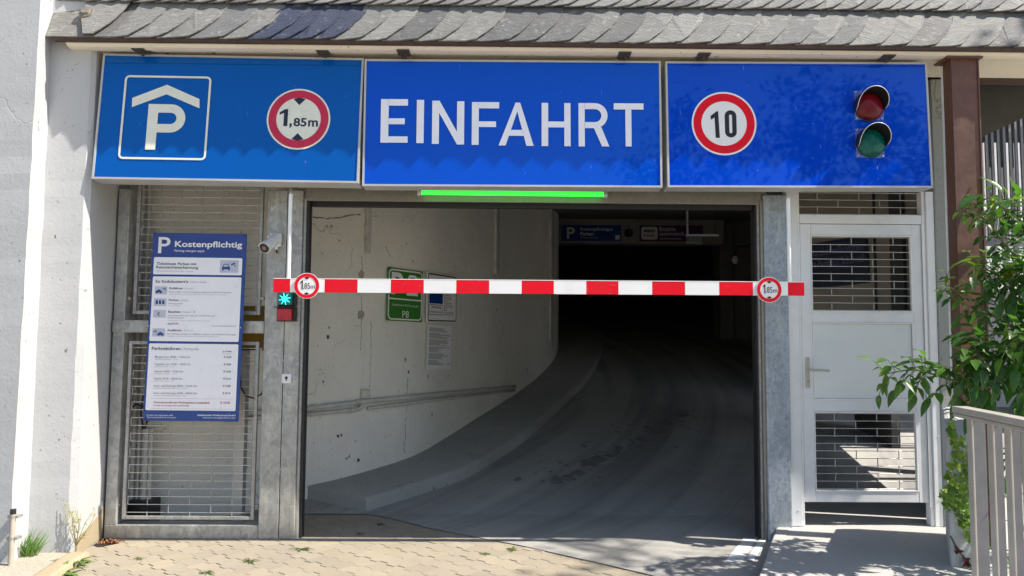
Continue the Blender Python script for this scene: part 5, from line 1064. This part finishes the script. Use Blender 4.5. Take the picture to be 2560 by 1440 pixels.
# ivy on the parapet
ivy = thing('ivy', (xL+.2, 4.75, .1), 'bright green ivy climbing the whitewashed parapet wall', 'ivy'); mf, ms = MB(), MB()
IV = [(0, -.1), (.28, -.32), (.42, -.12), (.62, .12), (.30, .22), (.22, .45), (0, .85), (-.22, .45), (-.30, .22), (-.62, .12), (-.42, -.12), (-.28, -.32)]
def ivyleaf(p, sz, ang, col):
    ca, sa = math.cos(ang), math.sin(ang); mf.col = col; tl = rv()*.35; n = Vector((tl.x, -1, tl.z+.35)).normalized(); u = Vector((1, 0, 0)); u = (u-n*u.dot(n)).normalized(); v = n.cross(u)*-1
    vs = [p]+[p+(u*(a*ca-b*sa)+v*(a*sa+b*ca))*sz-n*(.15*sz*(a*a+b*b)) for a, b in IV]; mf.add(vs, [(0, i, i % 12+1) for i in range(1, 13)], None, True)
for line in ([(2368, 1075), (2385, 1100), (2395, 1130), (2382, 1160), (2376, 1200), (2372, 1235), (2392, 1260), (2402, 1290), (2412, 1320), (2425, 1355)], [(2420, 1130), (2425, 1165), (2410, 1190), (2398, 1215), (2405, 1245), (2420, 1230), (2428, 1215)], [(2358, 1235), (2372, 1265), (2400, 1275), (2422, 1290), (2428, 1320)]):
    P3 = [Vector(p) for p in smooth_line([tuple(at(*p, 4.735)) for p in line], 5)]; ms.tube(P3, .004, 5, .6)
    for p in P3:
        for k in range(2): y_ = rnd.random(); t_ = rnd.uniform(.8, 1.2); ivyleaf(p+Vector((rnd.uniform(-.035, .035), -.01-rnd.random()*.03, rnd.uniform(-.03, .03))), rnd.uniform(.025, .055), math.pi+rnd.uniform(-.9, .9), ((.10+.12*y_)*t_, (.20+.12*y_)*t_, .025*t_))
mf.build('leaves', 'ivy', ivy); ms.build('stems', 'bark', ivy)
mb = MB(); mb.tube([at(2376, 1340, 4.74), at(2398, 1380, 4.735), at(2418, 1400, 4.735), at(2440, 1432, 4.735)], .005, 5)
dv = tag(mb.build('dry_vine', 'bark'), 'bare dry vine with two shrivelled leaves low on the parapet', 'vine'); mb = MB()
for px, py in ((2392, 1375), (2414, 1404)):
    for k in range(6): leaf(mb, at(px, py, 4.725), rv(), rv(), .035, .025, (.12, .03, .02), .6, 3)
mb.build('shrivelled_leaves', plain('shrivelled leaf', (.10, .022, .015), .8), dv)
# weeds
def rosette(px, py, n, ln, label, up_=.6, wd=.22, teeth=True, name='weed', col=(.075, .115, .03), z=0.0):
    o = gr(px, py, z); t = thing(name, o, label, 'weed'); mb = MB()
    for k in range(n):
        a_ = 2*math.pi*k/n+rnd.uniform(-.4, .4); d = Vector((math.cos(a_), math.sin(a_)*.8, up_*rnd.uniform(.5, 1.3))); t_ = rnd.uniform(.7, 1.3)
        leaf(mb, o+Vector((0, 0, .003)), d, Vector((0, 0, 1))+rv()*.25, ln*rnd.uniform(.6, 1.15), ln*wd, tuple(c*t_ for c in col), rnd.uniform(.3, .7), 7, teeth)
    mb.build('leaves', 'weed', t)
rosette(185, 1412, 13, .17, 'larger jagged leafy weed beside the kerb stone end', col=(.12, .19, .045)); rosette(150, 1438, 13, .15, 'low leafy weed lying along the kerb stone', .5, col=(.12, .19, .045)); rosette(12, 1378, 14, .16, 'broad leafy weed under the capped conduit', .6, .3, False, z=.02, col=(.12, .19, .045)); rosette(20, 1428, 7, .09, 'tiny weed in the slab joint before the capped conduit', .3)
for px, py, s_, lab in ((345, 1398, .05, 'tiny weed in the paving near the heap of dry leaves'), (755, 1375, .09, 'weed in the paving below the wide steel column'), (625, 1404, .08, 'feathery weed in the paving below the grille'), (520, 1432, .07, 'small weed in the paving farthest out before the grille'), (1280, 1374, .08, 'grassy weed where paving meets the road'), (1215, 1386, .06, 'smaller grassy weed in the paving near the road joint'), (950, 1312, .06, 'weed in the shaded paving by the walkway end'), (900, 1335, .05, 'flat weed in the shaded paving near the threshold')): rosette(px, py, 9, s_, lab, .35, .14, False)
tu = thing('grass_tuft', gr(72, 1392, .02), 'upright green grass tuft at the foot of the white pillar', 'grass'); mb = MB(); o = gr(72, 1392, .02)
for k in range(80):
    d = Vector((rnd.uniform(-.7, .7), rnd.uniform(-.4, .4), 1)); t_ = rnd.uniform(.7, 1.3); leaf(mb, o+Vector((rnd.uniform(-.045, .045), rnd.uniform(-.03, .03), 0)), d, rv()+Vector((0, -1, 0)), rnd.uniform(.08, .19), .006, (.10*t_, .19*t_, .03*t_), .35, 4)
mb.build('blades', 'weed', tu)
dw = thing('dry_weed', gr(190, 1366, .03), 'pale dry weed with thin stalks against the pillar corner', 'weed'); mb = MB(); ms = MB(); o = at(190, 1366, 5.24)
for k in range(9):
    e = o+Vector((rnd.uniform(-.11, .13), rnd.uniform(-.05, .02), rnd.uniform(.12, .32))); md = (o+e)/2+Vector((rnd.uniform(-.03, .03), 0, .03)); ms.tube([o, md, e], .002, 4)
    for j in range(8): q = o+(e-o)*rnd.uniform(.3, 1); leaf(mb, q, rv()+Vector((0, 0, .5)), rv(), .03, .008, (.42, .38, .16), .2, 3)
ms.build('stalks', plain('dry stalk', (.34, .31, .16), .8), dw); mb.build('leaves', 'weed', dw)
mb = MB(); c = gr(278, 1354)                   # heap of dry leaves
for k in range(90): leaf(mb, c+Vector((rnd.gauss(0, .045), rnd.gauss(-.015, .02), rnd.uniform(.002, .014))), rv(), Vector((0, 0, 1))+rv()*.7, .016, .009, (.3, .12, .05), .3, 3)
o = mb.build('leaf_litter', 'litter', kind='stuff'); tag(o, 'small heap of rusty brown leaves in the corner below the grille post', 'leaf litter')
mb = MB()
for k in range(900):
    p = gr(rnd.uniform(1990, 2375), 1300+150*rnd.random()**.7, PZ+.004)
    if p.x < e0.x+.1 or rnd.random() > ((p.x-1.4)/1.6)**1.6: continue
    a_ = rnd.uniform(0, 6.3); s_ = rnd.uniform(.0012, .0032); mb.poly([p+Vector((math.cos(a_+q)*s_, math.sin(a_+q)*s_, rnd.uniform(0, .0015))) for q in (0, 1.6, 3.1, 4.7)])
o = mb.build('fallen_petals', 'petal', kind='stuff'); tag(o, 'tiny pale petals scattered on the grey platform', 'petals')
# capped conduit stub at the far left
st_ = at(30, 1290, 4.96); cp = thing('conduit_stub', (st_.x, 4.98, 0), 'short grey capped conduit clamped to the foot of the white pillar', 'pipe')
zt_ = Z(32, 1285, 4.97); zb_ = Z(28, 1350, 4.97); mb = MB(); mb.cyl((st_.x, 4.97, 0), (st_.x, 4.97, zt_), .017, 14); mb.build('pipe', plain('weathered beige conduit', (.42, .37, .32), .5), cp); mb = MB(); mb.cyl((st_.x, 4.97, zt_), (st_.x, 4.97, zt_+.032), .018, 14); mb.build('cap', 'black', cp)
for py in (1292, 1346):
    z = Z(30, py, 4.97); mb = MB(); mb.box((st_.x-.034, 4.965, z-.008), (st_.x+.034, 5.02, z+.008)); mb.cyl((st_.x, 4.97, z-.008), (st_.x, 4.97, z+.008), .018, 12); mb.build('clamp', 'galvd', cp)

# ================================================================== trees outside the picture: shade and reflections
def tree(loc, H, R, label, n=5200, seed=1, flat=.8, lf=.16, z0=.45, nb=26):
    r_ = random.Random(seed); t = thing('tree', loc, label, 'tree'); L_ = Vector(loc); mt = MB(); mc = MB()
    mt.tube([L_, L_+Vector((.1, .05, H*.3)), L_+Vector((0, .1, H*.75))], .20, 9, .3); cl = []
    for k in range(nb):
        a_ = r_.uniform(0, 6.28); rr2 = R*math.sqrt(r_.random()); z = H*(z0+(1-z0)*r_.random()); e = L_+Vector((rr2*math.cos(a_), rr2*math.sin(a_), z)); k_ = 1-((z/H-z0)/(1-z0)-.4)**2
        e = L_+Vector(((e-L_).x*k_, (e-L_).y*k_, z)); cl.append(e); s0 = L_+Vector((0, .05, H*r_.uniform(.25, .7))); mt.tube([s0, (s0+e)/2+Vector((0, 0, .2)), e], .05 if nb > 10 else .02, 5, .25)
    for k in range(n):
        c = r_.choice(cl); q = Vector((r_.gauss(0, 1), r_.gauss(0, 1), r_.gauss(0, flat)))*R*.17; tt = r_.uniform(.6, 1.3); d = Vector((r_.uniform(-1, 1), r_.uniform(-1, 1), r_.uniform(-.8, .3)))
        leaf(mc, c+q, d, Vector((r_.uniform(-1, 1), r_.uniform(-1, 1), 1)), lf*r_.uniform(.7, 1.3), lf*.55, (.035*tt, .075*tt, .02*tt), .2, 2)
    mt.build('trunk', 'bark', t); mc.build('crown', 'tleaf', t)
tree((8.4, 3.6, 0), 9.7, .9, 'tall slender tree beyond the stair that throws blurred shade on the road', 230, 3, .5, .13, .93, 7)
tree((4.8, -9.5, 0), 8.3, 2.2, 'smaller leafy tree across the street facing the entrance', 3600, 5, .8, .22, .35)
tree((9.3, -10.5, 0), 9.6, 2.8, 'tallest tree across the street facing the door', 4200, 6, .8, .24, .3)
tree((14.5, -11, 0), 9.0, 2.8, 'wide bushy tree across the street beyond the tallest one', 3600, 7, .8, .24, .25)
